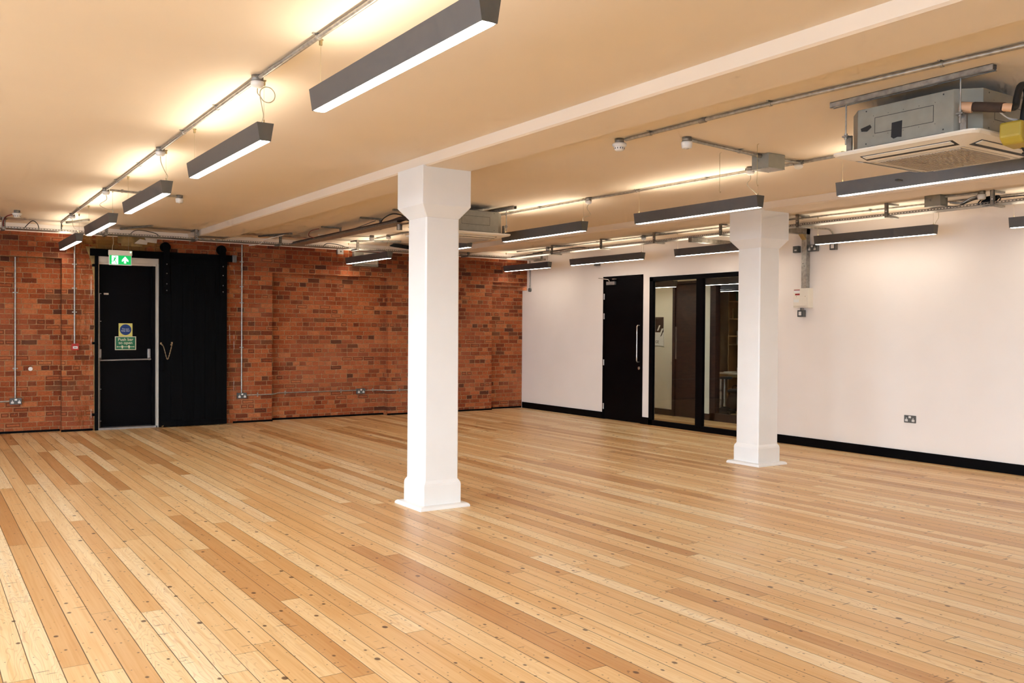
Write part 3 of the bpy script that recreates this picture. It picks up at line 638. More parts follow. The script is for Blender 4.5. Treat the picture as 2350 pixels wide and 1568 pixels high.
# ------------------------------------------------------------------ suspended linear lamps
LH = 2.748
def make_lamp(L=1.68):
    t = thing('linear_lamp', '', 'pendant lamp', (0, 0, LH))
    yh = L/2; tw, bw, h = .050, .033, .106
    z1, z0 = LH, LH-h
    m = MB(); m.prism([(-tw, z1), (-bw, z0), (-bw+.003, z0), (-tw+.004, z1-.004), (-tw+.01, z1-.004), (-tw+.01, z1)][::-1], 'Y', -yh+.004, yh-.004)
    m.prism([(tw, z1), (bw, z0), (bw-.003, z0), (tw-.004, z1-.004), (tw-.01, z1-.004), (tw-.01, z1)], 'Y', -yh+.004, yh-.004)
    m.box(-tw+.01, tw-.01, -yh+.004, yh-.004, z1-.025, z1-.02)
    m.build('housing', M['alu'], t)
    for s_ in (-1, 1):
        e = MB(); e.prism([(-bw, z0), (bw, z0), (tw, z1), (-tw, z1)], 'Y', s_*yh-.004*(s_ > 0), s_*yh+.004*(s_ < 0)); e.build('end_cap', M['alu2'], t)
    d = MB(); c = .012
    pts = [(-bw+.003, -yh+.006+c), (-bw+.003+c, -yh+.006), (bw-.003-c, -yh+.006), (bw-.003, -yh+.006+c), (bw-.003, yh-.006-c), (bw-.003-c, yh-.006), (-bw+.003+c, yh-.006), (-bw+.003, yh-.006-c)]
    d.prism(pts, 'Z', z0-.001, z0+.006); d.build('diffuser', M['lamp'], t)
    u = MB(); u.box(-.03, .03, -yh+.03, yh-.03, z1-.012, z1-.006); u.build('uplight_strip', M['uplamp'], t)
    for y in (-yh+.03, yh-.03):
        w_ = MB(); w_.cyl((0, y, z1-.004), (0, y, ZC-.03), .0009, 6); w_.cyl((0, y, z1), (0, y, z1+.022), .004, 8); w_.build('suspension_wire', M['brass'], t)
        c_ = MB(); c_.cyl((0, y, ZC-.030), (0, y, ZC), .0085, 14); c_.cyl((0, y, ZC-.004), (0, y, ZC), .014, 14); c_.build('ceiling_cup', M['brass'], t)
    return t
lamps = []   # x, y far, y near, label
G = 'suspended linear lamps'
specs = [
 (1.71, 4.36, 2.73, 'large grey linear pendant lamp nearest the camera, cut off by the photo top', 1),
 (1.72, 6.87, 5.185, 'grey linear pendant lamp in the left row, second from the camera under the coiled flex', 2),
 (1.735, 9.40, 7.72, 'grey linear pendant lamp in the left row, third from the camera', 0),
 (1.765, 11.96, 10.28, 'grey linear pendant lamp in the left row, fourth from the camera, near the exit sign', 0),
 (1.79, 14.45, 12.81, 'small far grey linear pendant lamp at the brick wall end of the left row', 0),
 (6.245, 4.65, 2.97, 'grey linear pendant lamp partly hidden by the near air conditioner at the right', 0),
 (6.24, 7.08, 5.42, 'long grey linear pendant lamp in the middle row beneath the grey junction box', 0),
 (6.19, 9.53, 7.85, 'grey linear pendant lamp in the middle row just right of the central column', 0),
 (6.22, 12.05, 10.38, 'grey linear pendant lamp almost hidden behind the central column, only its end showing', 0),
 (6.21, 14.45, 12.81, 'grey linear pendant lamp at the brick wall just left of the central column', 0),
 (9.56, 5.00, 3.32, 'grey linear pendant lamp cut off by the right edge beside the white wall', 0),
 (9.50, 7.37, 5.77, 'grey linear pendant lamp on the white wall side, right of the far column', 0),
 (9.43, 9.80, 8.20, 'grey linear pendant lamp above the glazed screen, partly behind the far column', 0),
 (9.39, 12.30, 10.49, 'grey linear pendant lamp above the black partition door', 0),
 (9.42, 14.42, 12.98, 'grey linear pendant lamp in the corner where brick meets white wall', 0)]
base = make_lamp()
for i, (x, yf, yn, lab, fx) in enumerate(specs):
    y = (yf+yn)/2
    if i == 0: o = base; o.location = (x, y, LH); o['label'] = lab; o['group'] = G
    else: o = dup(base, (x, y, LH), lab, G)
    sc = (yf-yn)/1.68
    if abs(sc-1) > .02: o.scale = (1, sc, 1)
lamp_rows = specs
# corridor lamp seen through the glass, plus two added fill lamps
struct(MB().box(WX+.12, 14.6, 6.0, 13.5, 2.64, 2.7).build('ceiling_corridor', M['ceil']))
dup(base, (10.75, 12.0, 2.388), 'added linear fill lamp in the corridor behind the black partition door')  # second corridor lamp, added only to brighten the corridor
dup(base, (12.7, 11.6, 2.388), 'added linear fill lamp inside the office behind both glazed screens')  # added so that the desk and office come out brighter
o = dup(base, (10.75, 9.75, 2.388), 'linear lamp in the corridor seen through the glazed screen')
for c in list(o.children):
    if c.name.startswith(('suspension_wire',)): c.scale = (1, 1, 1)

# ------------------------------------------------------------------ conduit runs
def conduit(name_label, pts, r=.0125, clips=(), normal=(0, 0, 1), couplers=(), mat='galv', group=None, n=10):
    """pts: polyline of the pipe; clips: points where saddles hold it; normal: away from pipe to the surface"""
    t = thing('conduit', name_label, 'conduit', Vector(pts[0]), group)
    MB().tube(pts, r, n).build('pipe', M[mat], t)
    nn = Vector(normal)
    for p, d in clips:
        p = Vector(p); d = Vector(d).normalized(); s_ = d.cross(nn).normalized()
        m = MB(); m.cyl(p-d*.009, p+d*.009, r+.0035, 12)
        a = p+nn*(r+.001); u = s_*.032; v = d*.009; q = nn*.004
        m._add([a-u-v, a+u-v, a+u+v, a-u+v, a-u-v+q, a+u-v+q, a+u+v+q, a-u+v+q], [(0,3,2,1),(4,5,6,7),(0,1,5,4),(1,2,6,5),(2,3,7,6),(3,0,4,7)])
        m.cyl(a-s_*.024-q*1.2, a-s_*.024, .005, 8); m.cyl(a+s_*.024-q*1.2, a+s_*.024, .005, 8)
        m.build('saddle_clip', M['galv'], t)
    for p, d in couplers:
        p = Vector(p); d = Vector(d).normalized(); MB().cyl(p-d*.03, p+d*.03, r+.004, 12).build('coupler', M['galvd'], t)
    return t
ZP = ZC-.018
Yd = (0, 1, 0); Xd = (1, 0, 0); Zd = (0, 0, 1)
def xat(rows, y):
    for (y0, x0), (y1, x1) in zip(rows, rows[1:]):
        if y0 <= y <= y1: return x0+(x1-x0)*(y-y0)/(y1-y0)
    return rows[-1][1] if y > rows[-1][0] else rows[0][1]
c1 = [(1.6, 1.70), (5.16, 1.655), (7.68, 1.67), (10.28, 1.69), (12.85, 1.71), (13.95, 1.72)]
conduit('steel ceiling conduit running the length of the left lamp row', [(x, y, ZP) for y, x in c1],
        clips=[((xat(c1, y), y, ZP), Yd) for y in (3.1, 4.25, 6.0, 6.9, 8.5, 9.6, 11.2, 12.1, 13.6)])
def rose(x, y, label, cord=None, z=ZC, small=False):
    t = thing('ceiling_rose', label, 'ceiling rose', (x, y, z), 'ceiling roses feeding the lamps')
    m = MB(); m.lathe([(0, 0), (.034, 0), (.034, -.038), (0, -.038)], (x, y, z), 20); m.cyl((x, y-.05, z-.018), (x, y+.05, z-.018), .016, 12); m.build('conduit_box', M['galvd'], t)
    m = MB(); m.lathe([(0, -.036), (.037, -.036), (.037, -.052), (.028, -.066), (.006, -.074), (0, -.074)], (x, y, z), 24); m.build('rose_cover', M['white'], t)
    if cord:
        m = MB(); m.tube(spline(cord, 8), .0032, 6); m.build('flex', M['cordm'], t)
    return t
def cord_to(x, y, lx, ly, bulge=.05, loop=False):
    a = Vector((x, y, ZC-.07)); b = Vector((lx, ly+.05, LH))
    if loop:
        c = Vector((x+.045, y-.02, ZC-.12)); R = .045
        pts = [a, a+Vector((.0, 0, -.03))]
        for k in range(9):
            th = PI+.3+2*PI*k/8; pts.append(Vector((x+.055+R*math.cos(th), y-.01, ZC-.105+R*math.sin(th))))
        return pts+[Vector((x+.025, y, ZC-.17)), Vector((x+.045, (y+b.y)/2, ZC-.22)), b]
    return [a, a+Vector((.005, 0, -.05)), a+Vector((-bulge, 0, -.11)), a*.3+b*.7+Vector((-bulge*.6, 0, -.02)), b+Vector((0, 0, .03)), b]
rose(1.655, 5.16, 'round ceiling rose with looped cream flex above the second left lamp', cord_to(1.655, 5.16, 1.70, 5.17, loop=True))
rose(1.67, 7.68, 'round ceiling rose above the third left lamp', cord_to(1.67, 7.68, 1.74, 7.70, -.03))
rose(1.69, 10.28, 'round ceiling rose where the left conduit meets the branch to the sensor', cord_to(1.69, 10.28, 1.76, 10.25, .06))
rose(1.71, 12.85, 'round ceiling rose nearest the brick wall in the left row', cord_to(1.71, 12.85, 1.79, 12.82, -.02))
# branch on the left row: box and sensor
conduit('short steel branch conduit from the left row to a ceiling sensor', [(1.73, 10.28, ZP), (2.42, 10.33, ZP)], clips=[((1.85, 10.29, ZP), Xd)])
def jbox(label, x0, x1, y0, y1, h, lid=None):
    t = thing('ceiling_junction_box', label, 'junction box', ((x0+x1)/2, (y0+y1)/2, ZC), 'square galvanised junction boxes')
    MB().box(x0, x1, y0, y1, ZC-h, ZC).build('box_body', M['duct'], t, .002)
    MB().box(x0-.002, x1+.002, y0-.002, y1+.002, ZC-h-.003, ZC-h).build('box_lid', M[lid or 'galv'], t)
    m = MB()
    for a in (x0+.012, x1-.012):
        for b in (y0+.012, y1-.012): m.cyl((a, b, ZC-h-.005), (a, b, ZC-h-.003), .004, 8)
    m.build('lid_screws', M['galvd'], t)
    m = MB(); m.cyl((x0-.002, (y0+y1)/2+.02, ZC-.05), (x0, (y0+y1)/2+.02, ZC-.05), .011, 14); m.build('knockout', M['galvd'], t)
    return t
jbox('small square steel junction box partly behind the third left lamp', 2.02, 2.17, 10.24, 10.39, .09)
def sensor(label, x, y, z=ZC):
    t = thing('ceiling_sensor', label, 'sensor', (x, y, z), 'tapered white ceiling sensors')
    m = MB(); m.lathe([(0, 0), (.035, 0), (.035, -.036), (0, -.036)], (x, y, z), 20); m.build('conduit_box', M['galvd'], t)
    m = MB(); m.lathe([(0, -.034), (.041, -.036), (.043, -.045), (.037, -.082), (.030, -.086), (0, -.086)], (x, y, z), 26); m.build('sensor_body', M['white'], t)
    m = MB(); m.lathe([(0, -.0865), (.017, -.0865), (.012, -.091), (0, -.092)], (x, y, z), 16); m.build('lens', M['trim'], t)
    return t
def smoke(label, x, y, z=ZC):
    t = thing('smoke_detector', label, 'smoke detector', (x, y, z), 'round white smoke detectors')
    m = MB(); m.lathe([(0, 0), (.036, 0), (.036, -.036), (0, -.036)], (x, y, z), 20); m.build('conduit_box', M['galvd'], t)
    m = MB(); m.lathe([(0, -.034), (.052, -.035), (.055, -.044), (.053, -.056), (.042, -.060), (.040, -.062)], (x, y, z), 28); m.build('detector_base', M['white'], t)
    m = MB(); m.lathe([(.040, -.060), (.038, -.082), (.026, -.092), (.010, -.095), (0, -.095)], (x, y, z), 28); m.build('detector_head', M['white'], t)
    m = MB()
    for k in range(12):
        a = 2*PI*k/12; c, s_ = math.cos(a), math.sin(a); m.cyl((x+.0385*c, y+.0385*s_, z-.068), (x+.037*c, y+.037*s_, z-.080), .0035, 6)
    m.build('smoke_vents', M['dark'], t)
    return t
sensor('white ceiling sensor right of the third left lamp', 2.45, 10.34)
p = on(39, 483, 'Z', ZC)
smoke('white smoke detector with a red cable at the far left by the brick wall', p[0], p[1])
t = tag(MB().tube(spline([(p[0], p[1]+.03, ZC-.05), (p[0]-.03, p[1]+.25, ZC-.03), (p[0]-.07, p[1]+.6, ZC-.02), (p[0]-.09, 13.75, ZC-.06), (p[0]-.09, 13.8, 2.87)]), .007, 6).build('red_cable', M['redcable']), 'red fire alarm cable dropping from the far left smoke detector to the tray', 'cable')
# ceiling conduit to near smoke detector
s1 = on(1416, 318, 'Z', ZC)
c2 = [(1.6, 4.66), (2.5, 4.60), (3.9, 4.50), (5.2, 4.47)]
conduit('steel ceiling conduit running up to the near smoke detector right of the beam', [(x, y, ZP) for y, x in c2], r=.0135,
        clips=[((xat(c2, y), y, ZP), Yd) for y in (2.76, 3.85, 4.93)], couplers=[((xat(c2, 4.42), 4.42, ZP), Yd)])
smoke('white smoke detector at the end of the conduit near the middle of the ceiling', 4.47, 5.27)
# PIR, junction box and middle row conduit
sensor('white ceiling sensor joined by conduit to the hanging square box', 4.84, 4.93)
jbox('square galvanised junction box in the middle row with a white rose below it', 5.79, 5.99, 4.965, 5.14, .118)
conduit('steel conduit between the middle ceiling sensor and the junction box', [(4.88, 4.93, ZP), (5.79, 5.05, ZP)], clips=[((5.50, 5.012, ZP), Xd)], couplers=[((5.77, 5.045, ZP), Xd)])
conduit('pair of short conduits leaving the junction box to the right', [(5.99, 5.05, ZP), (6.25, 5.05, ZP)])
c3 = [(2.2, 6.29), (5.05, 6.29), (5.6, 6.28), (7.81, 6.19), (9.5, 6.15), (12.8, 6.17), (13.5, 6.2)]
conduit('steel ceiling conduit running along the middle lamp row', [(x, y, ZP) for y, x in c3],
        clips=[((xat(c3, y), y, ZP), Yd) for y in (4.2, 4.62, 6.1, 7.05, 8.7, 9.3, 11.0, 12.3, 13.2)])
rose(6.28, 5.06, 'conduit fitting box right of the middle junction box', None)
rose(6.18, 5.50, 'white ceiling rose below the middle junction box', [(6.18, 5.50, ZC-.07), (6.18, 5.5, ZC-.11), (6.14, 5.5, ZC-.16), (6.20, 5.47, LH+.03), (6.24, 5.46, LH)])
rose(6.19, 7.81, 'white ceiling rose in the middle row between two lamps', [(6.19, 7.81, ZC-.07), (6.17, 7.81, ZC-.12), (6.21, 7.80, ZC-.19), (6.16, 7.86, LH+.04), (6.19, 7.90, LH)])
rose(6.17, 12.78, 'white ceiling rose by the brick wall left of the central column', [(6.17, 12.78, ZC-.07), (6.17, 12.78, ZC-.12), (6.12, 12.8, LH+.03), (6.19, 12.83, LH)])
sensor('white sensor on the ceiling left of the central column near the brick wall', 5.99, 13.0)
conduit('cream surface conduit branching towards the sensor by the brick wall', [(5.2, 13.25, ZP), (5.6, 13.2, ZP), (5.96, 13.02, ZP)], r=.009, mat='trim')
# right row
c4 = [(1.8, 9.62), (4.9, 9.50), (7.4, 9.40), (10.0, 9.36), (12.6, 9.34), (13.9, 9.34)]
conduit('steel ceiling conduit above the cable tray along the white wall', [(x, y, ZP) for y, x in c4],
        clips=[((xat(c4, y), y, ZP), Yd) for y in (4.7, 6.55, 7.5, 9.35, 11.55, 12.9)])
for y, lab in ((5.72, 'ceiling rose above the wall side lamp right of the far column'), (8.15, 'ceiling rose behind the far column capital'), (10.44, 'ceiling rose above the black partition door'), (12.93, 'ceiling rose in the far right corner')):
    x = xat(c4, y)
    rose(x, y, lab, [(x, y, ZC-.07), (x, y, ZC-.14), (x+.0, y+.0, ZC-.18), (x+.03, y+.04, LH+.04), (x+.05, y+.08, LH)])
jbox('square galvanised junction box above the tray by the white wall', 9.00, 9.14, 5.42, 5.60, .115)
sensor('white ceiling sensor right of the wall side junction box', 9.13, 5.05)
conduit('short conduit between the wall side junction box and its sensor', [(9.09, 5.42, ZP), (9.13, 5.09, ZP)])

# ------------------------------------------------------------------ perforated cable trays
def tray(label, axis, a0, a1, b0, b1, z, lip=.026, lipside=-1, pitch=.036):
    """axis: run direction; a = along, b = across; slots cut through both lips"""
    t = thing('cable_tray', label, 'cable tray', ((a0+a1)/2, (b0+b1)/2, z) if axis == 'X' else ((b0+b1)/2, (a0+a1)/2, z), 'perforated steel cable trays')
    def bx(m, u0, u1, v0, v1, z0, z1):
        if axis == 'X': m.box(u0, u1, v0, v1, z0, z1)
        else: m.box(v0, v1, u0, u1, z0, z1)
    m = MB()   # base as rails and rungs so that the slots are real openings
    k = 5; w_ = (b1-b0)/k
    for i in range(k): bx(m, a0, a1, b0+i*w_+w_*.18, b0+(i+1)*w_-w_*.12, z, z+.0015)
    n = int((a1-a0)/.05)
    for i in range(n): bx(m, a0+i*.05, a0+i*.05+.028, b0, b1, z+.0001, z+.0014)
    m.build('tray_base', M['galv'], t)
    for b in (b0, b1):
        m = MB(); th = .0015
        bx(m, a0, a1, b-th, b, z, z+lip*.34); bx(m, a0, a1, b-th, b, z+lip*.70, z+lip)
        n = int((a1-a0)/pitch)
        for i in range(n+1): bx(m, a0+i*pitch, min(a0+i*pitch+pitch*.42, a1), b-th+.0002, b-.0002, z+lip*.33, z+lip*.71)
        m.build('tray_lip', M['galvd'], t)
    return t
TZ = 2.853
tray('long perforated cable tray along the brick wall', 'X', -1.5, 9.95, 13.83, 14.05, TZ)
tray('perforated cable tray running beside the white wall', 'Y', 1.5, 13.80, 9.15, 9.34, TZ+.004)
tray('brown cable tray carrying pipes from the brick wall to the far air conditioner', 'Y', 10.0, 13.80, 4.94, 5.14, TZ-.004, lip=.02)
def hanger(label, x, y, axis, ztray, w_, grp='tray hanger brackets'):
    """C shaped bracket: arm on the ceiling, upright at the near lip, foot under the tray"""
    t = thing('tray_bracket', label, 'bracket', (x, y, ZC), grp)
    u = MB(); a = MB(); f = MB()
    if axis == 'X':      # tray runs along X, upright at y, foot goes +Y
        u.box(x-.021, x+.021, y-.004, y, ztray-.004, ZC); u.box(x-.021, x-.018, y-.004, y+.015, ztray-.004, ZC); u.box(x+.018, x+.021, y-.004, y+.015, ztray-.004, ZC)
        a.box(x-.02, x+.02, y, y+w_+.05, ZC-.018, ZC); f.box(x-.02, x+.02, y, y+w_+.02, ztray-.020, ztray-.003)
        u.m = 1; 
        for z in (.03, .06, .09): u.cyl((x, y-.005, ztray+z), (x, y-.0035, ztray+z), .006, 10)
    else:                # tray runs along Y, upright at x, foot goes +X
        u.box(x-.004, x, y-.021, y+.021, ztray-.004, ZC); u.box(x-.004, x+.015, y-.021, y-.018, ztray-.004, ZC); u.box(x-.004, x+.015, y+.018, y+.021, ztray-.004, ZC)
        a.box(x, x+w_+.02, y-.02, y+.02, ZC-.018, ZC); f.box(x, x+w_+.02, y-.02, y+.02, ztray-.020, ztray-.003)
        u.m = 1; u.cyl((x-.005, y, ztray+.05), (x-.0035, y, ztray+.05), .007, 10)
    u.build('upright', [M['galvd'], M['white'] if axis == 'Y' else M['dark']], t); a.build('ceiling_arm', M['galvd'], t); f.build('support_foot', M['galvd'], t)
    return t
for x, lab in ((1.01, 'at the far left edge'), (2.28, 'behind the fourth left lamp'), (3.52, 'over the sliding door'), (4.81, 'right of the sliding door'), (6.12, 'left of the central column'), (8.25, 'just right of the central column'), (9.85, 'in the right corner')):
    hanger('upright steel tray bracket '+lab, x, 13.826, 'X', TZ, .22)
for y, lab in ((4.95, 'near the right edge of the photo'), (6.15, 'above the wall side lamp'), (7.38, 'beside the far column on the right'), (8.66, 'just left of the far column'), (9.98, 'above the glazed screen'), (11.22, 'above the black partition door'), (12.55, 'near the brick corner')):
    hanger('dark steel tray bracket on the white wall tray '+lab, 9.146, y, 'Y', TZ+.004, .19)
for y, lab in ((12.25, 'nearer the brick wall'), (10.91, 'halfway along'), (9.95, 'beside the central column')):
    t = thing('pipe_bracket', 'steel bracket holding the pipe tray, '+lab, 'bracket', (5.0, y, ZC), 'pipe tray brackets')
    m = MB(); m.box(4.86, 5.16, y-.02, y+.02, ZC-.02, ZC); m.build('ceiling_arm', M['galvd'], t); m = MB(); m.box(5.14, 5.155, y-.02, y+.02, TZ-.005, ZC-.02); m.build('upright', M['galvd'], t)
# insulated pipes and cables lying on the trays
t = thing('refrigerant_pipes', 'bundle of brown insulated pipes and cables on the tray to the far air conditioner', 'pipes', (5.04, 12, TZ), None)
for dx, r_, mt in ((-.045, .024, 'brownp'), (.02, .020, 'rubber'), (.065, .014, 'brownp')):
    pts = [(5.04+dx, 13.75, TZ+r_), (5.04+dx+.01, 12.5, TZ+r_+.004), (5.04+dx-.01, 11.2, TZ+r_), (5.04+dx*.6, 10.4, TZ+r_+.01), (5.02+dx*.5, 9.95, TZ+r_+.02), (5.04+dx*.4, 9.72, 2.84)]
    MB().tube(spline(pts), r_, 10).build('lagged_pipe', M[mt], t)
MB().tube(spline([(5.0, 10.6, TZ+.04), (4.93, 10.35, 2.93), (4.95, 10.15, 2.965), (5.0, 10.0, 2.94), (5.02, 9.9, 2.88)]), .008, 6).build('looped_cable', M['rubber'], t)
MB().cyl((5.0, 10.05, 2.76), (5.0, 10.05, 2.83), .035, 18).build('hanging_bung', M['galvd'], t)
def cable(label, pts, r=.005, mat='rubber'):
    return tag(MB().tube(spline(pts), r, 6).build('cable', M[mat]), label, 'cable')
cable('black cable looping above the tray near the exit door', [(3.05, 14.0, TZ+.01), (2.95, 13.95, 2.92), (2.7, 13.9, 2.94), (2.6, 13.95, TZ+.01)])
cable('short dark cable loop left of the tray near the left edge', [(1.25, 13.9, TZ+.01), (1.33, 13.7, 2.955), (1.40, 13.75, 2.93), (1.44, 13.9, TZ+.01)], .006)
cable('white cable end hanging below the tray right of the sliding door', [(4.75, 13.5, 2.97), (4.55, 13.7, 2.91), (4.52, 13.8, 2.875), (4.45, 13.80, 2.83), (4.30, 13.8, 2.80)], .006, 'white')
cable('black cable arching over the tray left of the central column', [(5.55, 13.95, TZ+.01), (5.62, 13.9, 2.92), (5.8, 13.9, 2.91), (6.0, 13.9, TZ+.01)], .006)
cable('red cable running from the pipe bracket to the tray', [(4.84, 12.3, 2.965), (4.80, 12.5, 2.95), (4.84, 12.7, 2.90), (4.95, 12.75, TZ+.02)], .005, 'redcable')
cable('thin purple grey cable rising from the pipe tray to the ceiling', [(5.0, 11.7, TZ+.03), (5.05, 11.4, 2.92), (5.12, 11.0, 2.975)], .005, 'grey')
t = thing('cable_coil', 'black coil of spare cable lying on the tray behind the central column', 'cable coil', (7.15, 13.95, TZ), None)
m = MB()
for k in range(4):
    R = .34-.02*k; m.tube([(7.1+R*math.cos(a), 13.94+.06*math.sin(a)*.9, TZ+.012+.012*k+max(0, math.sin(a*.5))*.085) for a in [2*PI*j/24 for j in range(25)]], .008, 6)
m.build('coiled_loops', M['rubber'], t)
t = thing('cable_coil', 'knotted black cable bundle on the wall side tray at the right', 'cable coil', (9.22, 4.95, TZ), None)
m = MB()
for k in range(6): 
    R = .06+.008*k; m.tube([(9.22+.03*math.sin(a+k), 5.02+R*1.3*math.cos(a+k*.6), TZ+.05+R*.45*math.sin(a)) for a in [2*PI*j/16 for j in range(17)]], .007, 6)
m.build('coiled_loops', M['rubber'], t)
cable('black cable sweeping along the wall side tray at the right', [(9.2, 5.55, TZ+.06), (9.2, 5.35, TZ+.03), (9.2, 5.15, TZ+.08), (9.22, 4.9, TZ+.07), (9.2, 4.5, TZ+.06), (9.2, 4.2, TZ+.03)], .006)
cable('black cable lying on the wall side tray in the far corner', [(9.2, 13.4, TZ+.02), (9.22, 12.9, TZ+.06), (9.25, 12.6, TZ+.055), (9.25, 11.9, TZ+.06), (9.25, 11.6, TZ+.02)], .007)
t = tag(MB().tube(spline([(9.18, 5.42, 2.93), (9.20, 5.3, 2.91), (9.22, 5.22, 2.95), (9.24, 5.1, 2.975)]), .013, 8).build('flexible_conduit', M['galv']), 'short curved flexible conduit beside the wall side junction box', 'conduit')
cable('dark drop cable at the brick end of the left conduit', [(1.72, 13.93, ZC-.02), (1.72, 13.95, 2.93), (1.72, 13.95, TZ+.01)], .007)
# small diagonal struts above the tray by the brick wall
for a, b, lab in (((2.85, 13.6, 2.985), (2.55, 14.3, 2.985), 'dark steel strut fixed to the ceiling behind the exit sign'), ((4.82, 13.35, 2.985), (4.55, 14.1, 2.985), 'dark steel strut fixed to the ceiling left of the pipe tray'), ((1.98, 13.35, 2.985), (1.78, 13.9, 2.985), 'dark steel strut fixed to the ceiling near the far left lamps'), ((6.75, 13.5, 2.985), (6.1, 13.9, 2.985), 'dark steel strut fixed to the ceiling above the wall box')):
    tag(MB().tube([a, b], .018, 4).build('ceiling_strut', M['galvd']), lab, 'strut')

# ------------------------------------------------------------------ conduits and sockets on the brick wall
def vconduit(label, x, ywall, z0, z1, clips, group='vertical wall conduits'):
    y = ywall-.016
    return conduit(label, [(x, y, z0), (x, y, z1)], r=.0115, clips=[((x, y, z), Zd) for z in clips], normal=(0, 1, 0), group=group)
vconduit('vertical steel conduit on the dark brick at the far left ending at a socket', 1.216, RY, .49, 2.87, (2.56, 2.02, 1.0+.42*0+.92-.92+1.0)[:2]+(.93,))
vconduit('vertical steel conduit on the brick pier down to the red alarm call point', 1.965, BY, 1.285, 2.87, (2.45, 1.75, 2.1))
vconduit('vertical steel conduit on the brick right of the sliding door ending at a socket', 4.415, BY, .485, 2.87, (2.60, 1.94, 1.22, 2.2))
def socket_unit(label, c, nrm, w=.15, h=.09, d=.045, kind='double', mat='socket'):
    """c centre on the wall; nrm '-Y' (brick) or '-X' (white wall)"""
    t = thing('socket' if kind != 'switch' else 'switch', label, 'socket' if kind != 'switch' else 'switch', c)
    cx, cy, cz = c
    def bx(m, u0, u1, z0, z1, d0, d1):
        if nrm == '-Y': m.box(cx+u0, cx+u1, cy-d1, cy-d0, cz+z0, cz+z1)
        else: m.box(cx-d1, cx-d0, cy-u1, cy-u0, cz+z0, cz+z1)
    m = MB(); bx(m, -w/2, w/2, -h/2, h/2, 0, d); m.build('back_box', M['grey'], t, .004)
    m = MB(); bx(m, -w/2, w/2, -h/2, h/2, d+.0005, d+.005); m.build('face_plate', M[mat], t, .002)
    f = d+.0045
    if kind == 'double':
        for s_ in (-1, 1):
            c0 = s_*w*.29; m = MB(); bx(m, c0-.018, c0+.018, -.030, -.004, f, f+.002); bx(m, c0-.006, c0+.006, -.006, .014, f, f+.002); m.build('outlet_insert', M['white'], t)
            m = MB(); bx(m, c0-.003, c0+.003, -.002, .008, f+.002, f+.0025); bx(m, c0-.013, c0-.005, -.021, -.017, f+.002, f+.0025); bx(m, c0+.005, c0+.013, -.021, -.017, f+.002, f+.0025); m.build('pin_holes', M['dark'], t)
        m = MB(); bx(m, -.015, .015, .012, .036, f, f+.004); m.build('rocker_switch', M['white'], t)
    elif kind == 'switch':
        m = MB(); bx(m, -w*.24, w*.24, -h*.28, h*.28, f, f+.004); m.build('rocker_switch', M['white'], t)
    elif kind == 'fcu':
        m = MB(); bx(m, -w*.2, w*.2, -h*.25, -h*.05, f, f+.003); m.build('outlet_insert', M['white'], t)
    return t
socket_unit('grey double socket low on the dark brick at the far left', (1.22, RY, .46), '-Y')
socket_unit('grey double socket low on the brick just right of the sliding door', (4.415, BY, .44), '-Y')
socket_unit('grey double socket low on the brick left of the central column', (6.56, RY, .435), '-Y')
socket_unit('grey double socket low on the white wall near the right edge', (WX, 6.37, .497), '-X', d=.008)
yb, yr = BY-.016, RY-.016
conduit('horizontal steel conduit at the lower far left of the brick wall', [(.2, yr, .455), (1.14, yr, .462)], r=.0105, clips=[((.6, yr, .458), Xd)], normal=(0, 1, 0))
conduit('horizontal steel conduit low on the brick between the sockets, stepping round the recess', [(4.49, yb, .445), (4.93, yb, .445), (5.07, yr, .45), (6.48, yr, .452)], r=.0105,
        clips=[((4.68, yb, .445), Xd), ((5.20, yr, .45), Xd), ((6.2, yr, .451), Xd)], normal=(0, 1, 0))
conduit('horizontal steel conduit low on the brick running behind the central column', [(6.64, yr, .445), (6.87, yr, .445), (7.01, yb, .44), (7.9, yb, .44)], r=.0105,
        clips=[((6.80, yr, .445), Xd), ((7.25, yb, .44), Xd)], normal=(0, 1, 0))
t = thing('fire_call_point', 'small red break glass fire alarm call point on the brick pier', 'fire alarm', (1.97, BY, 1.24))
MB().box(1.922, 2.018, BY-.055, BY, 1.192, 1.288).build('call_point_case', M['red'], t, .004); MB().box(1.938, 2.002, BY-.058, BY-.055, 1.215, 1.25).build('glass_label', M['signw'], t)
m = MB(); m.box(1.95, 1.99, BY-.0588, BY-.058, 1.228, 1.236); m.box(1.966, 1.974, BY-.057, BY-.055, 1.262, 1.276); m.build('label_mark', M['dark'], t)
for (x, z, lab) in ((1.43, 2.655, 'small white oval fixing plate high on the far left brick'), (1.41, .92, 'small white oval fixing plate low on the far left brick')):
    m = MB(); m.cone((x, RY-.010, z), (x, RY, z), .026, .030, 16); m.cone((x, RY-.016, z), (x, RY-.010, z), .008, .010, 10); o = tag(m.build('wall_plate', M['white']), lab, 'wall plate')
# metal box high on the brick behind the lamp, left of the column
t = thing('control_box', 'grey steel control box with white label high on the brick, behind a lamp', 'control box', (6.55, BY, 2.78))
MB().box(6.33, 6.78, BY-.10, BY, 2.62, 2.865).build('box_case', M['duct'], t, .003); MB().box(6.50, 6.76, BY-.103, BY-.10, 2.66, 2.85).build('paper_label', M['trim'], t)
m = MB(); 
for k in range(5): m.box(6.52, 6.52+random.uniform(.1, .2), BY-.104, BY-.103, 2.68+k*.03, 2.685+k*.03)
m.build('label_print', M['grey'], t)
t = thing('white_spur_box', 'small pale box under the tray on the brick left of the control box', 'box', (6.1, BY, 2.85)); MB().box(6.04, 6.15, BY-.05, BY, 2.81, 2.90).build('spur_case', M['silver'], t, .003); MB().cyl((6.10, BY-.054, 2.855), (6.10, BY-.05, 2.855), .014, 14).build('spur_knob', M['dark'], t)

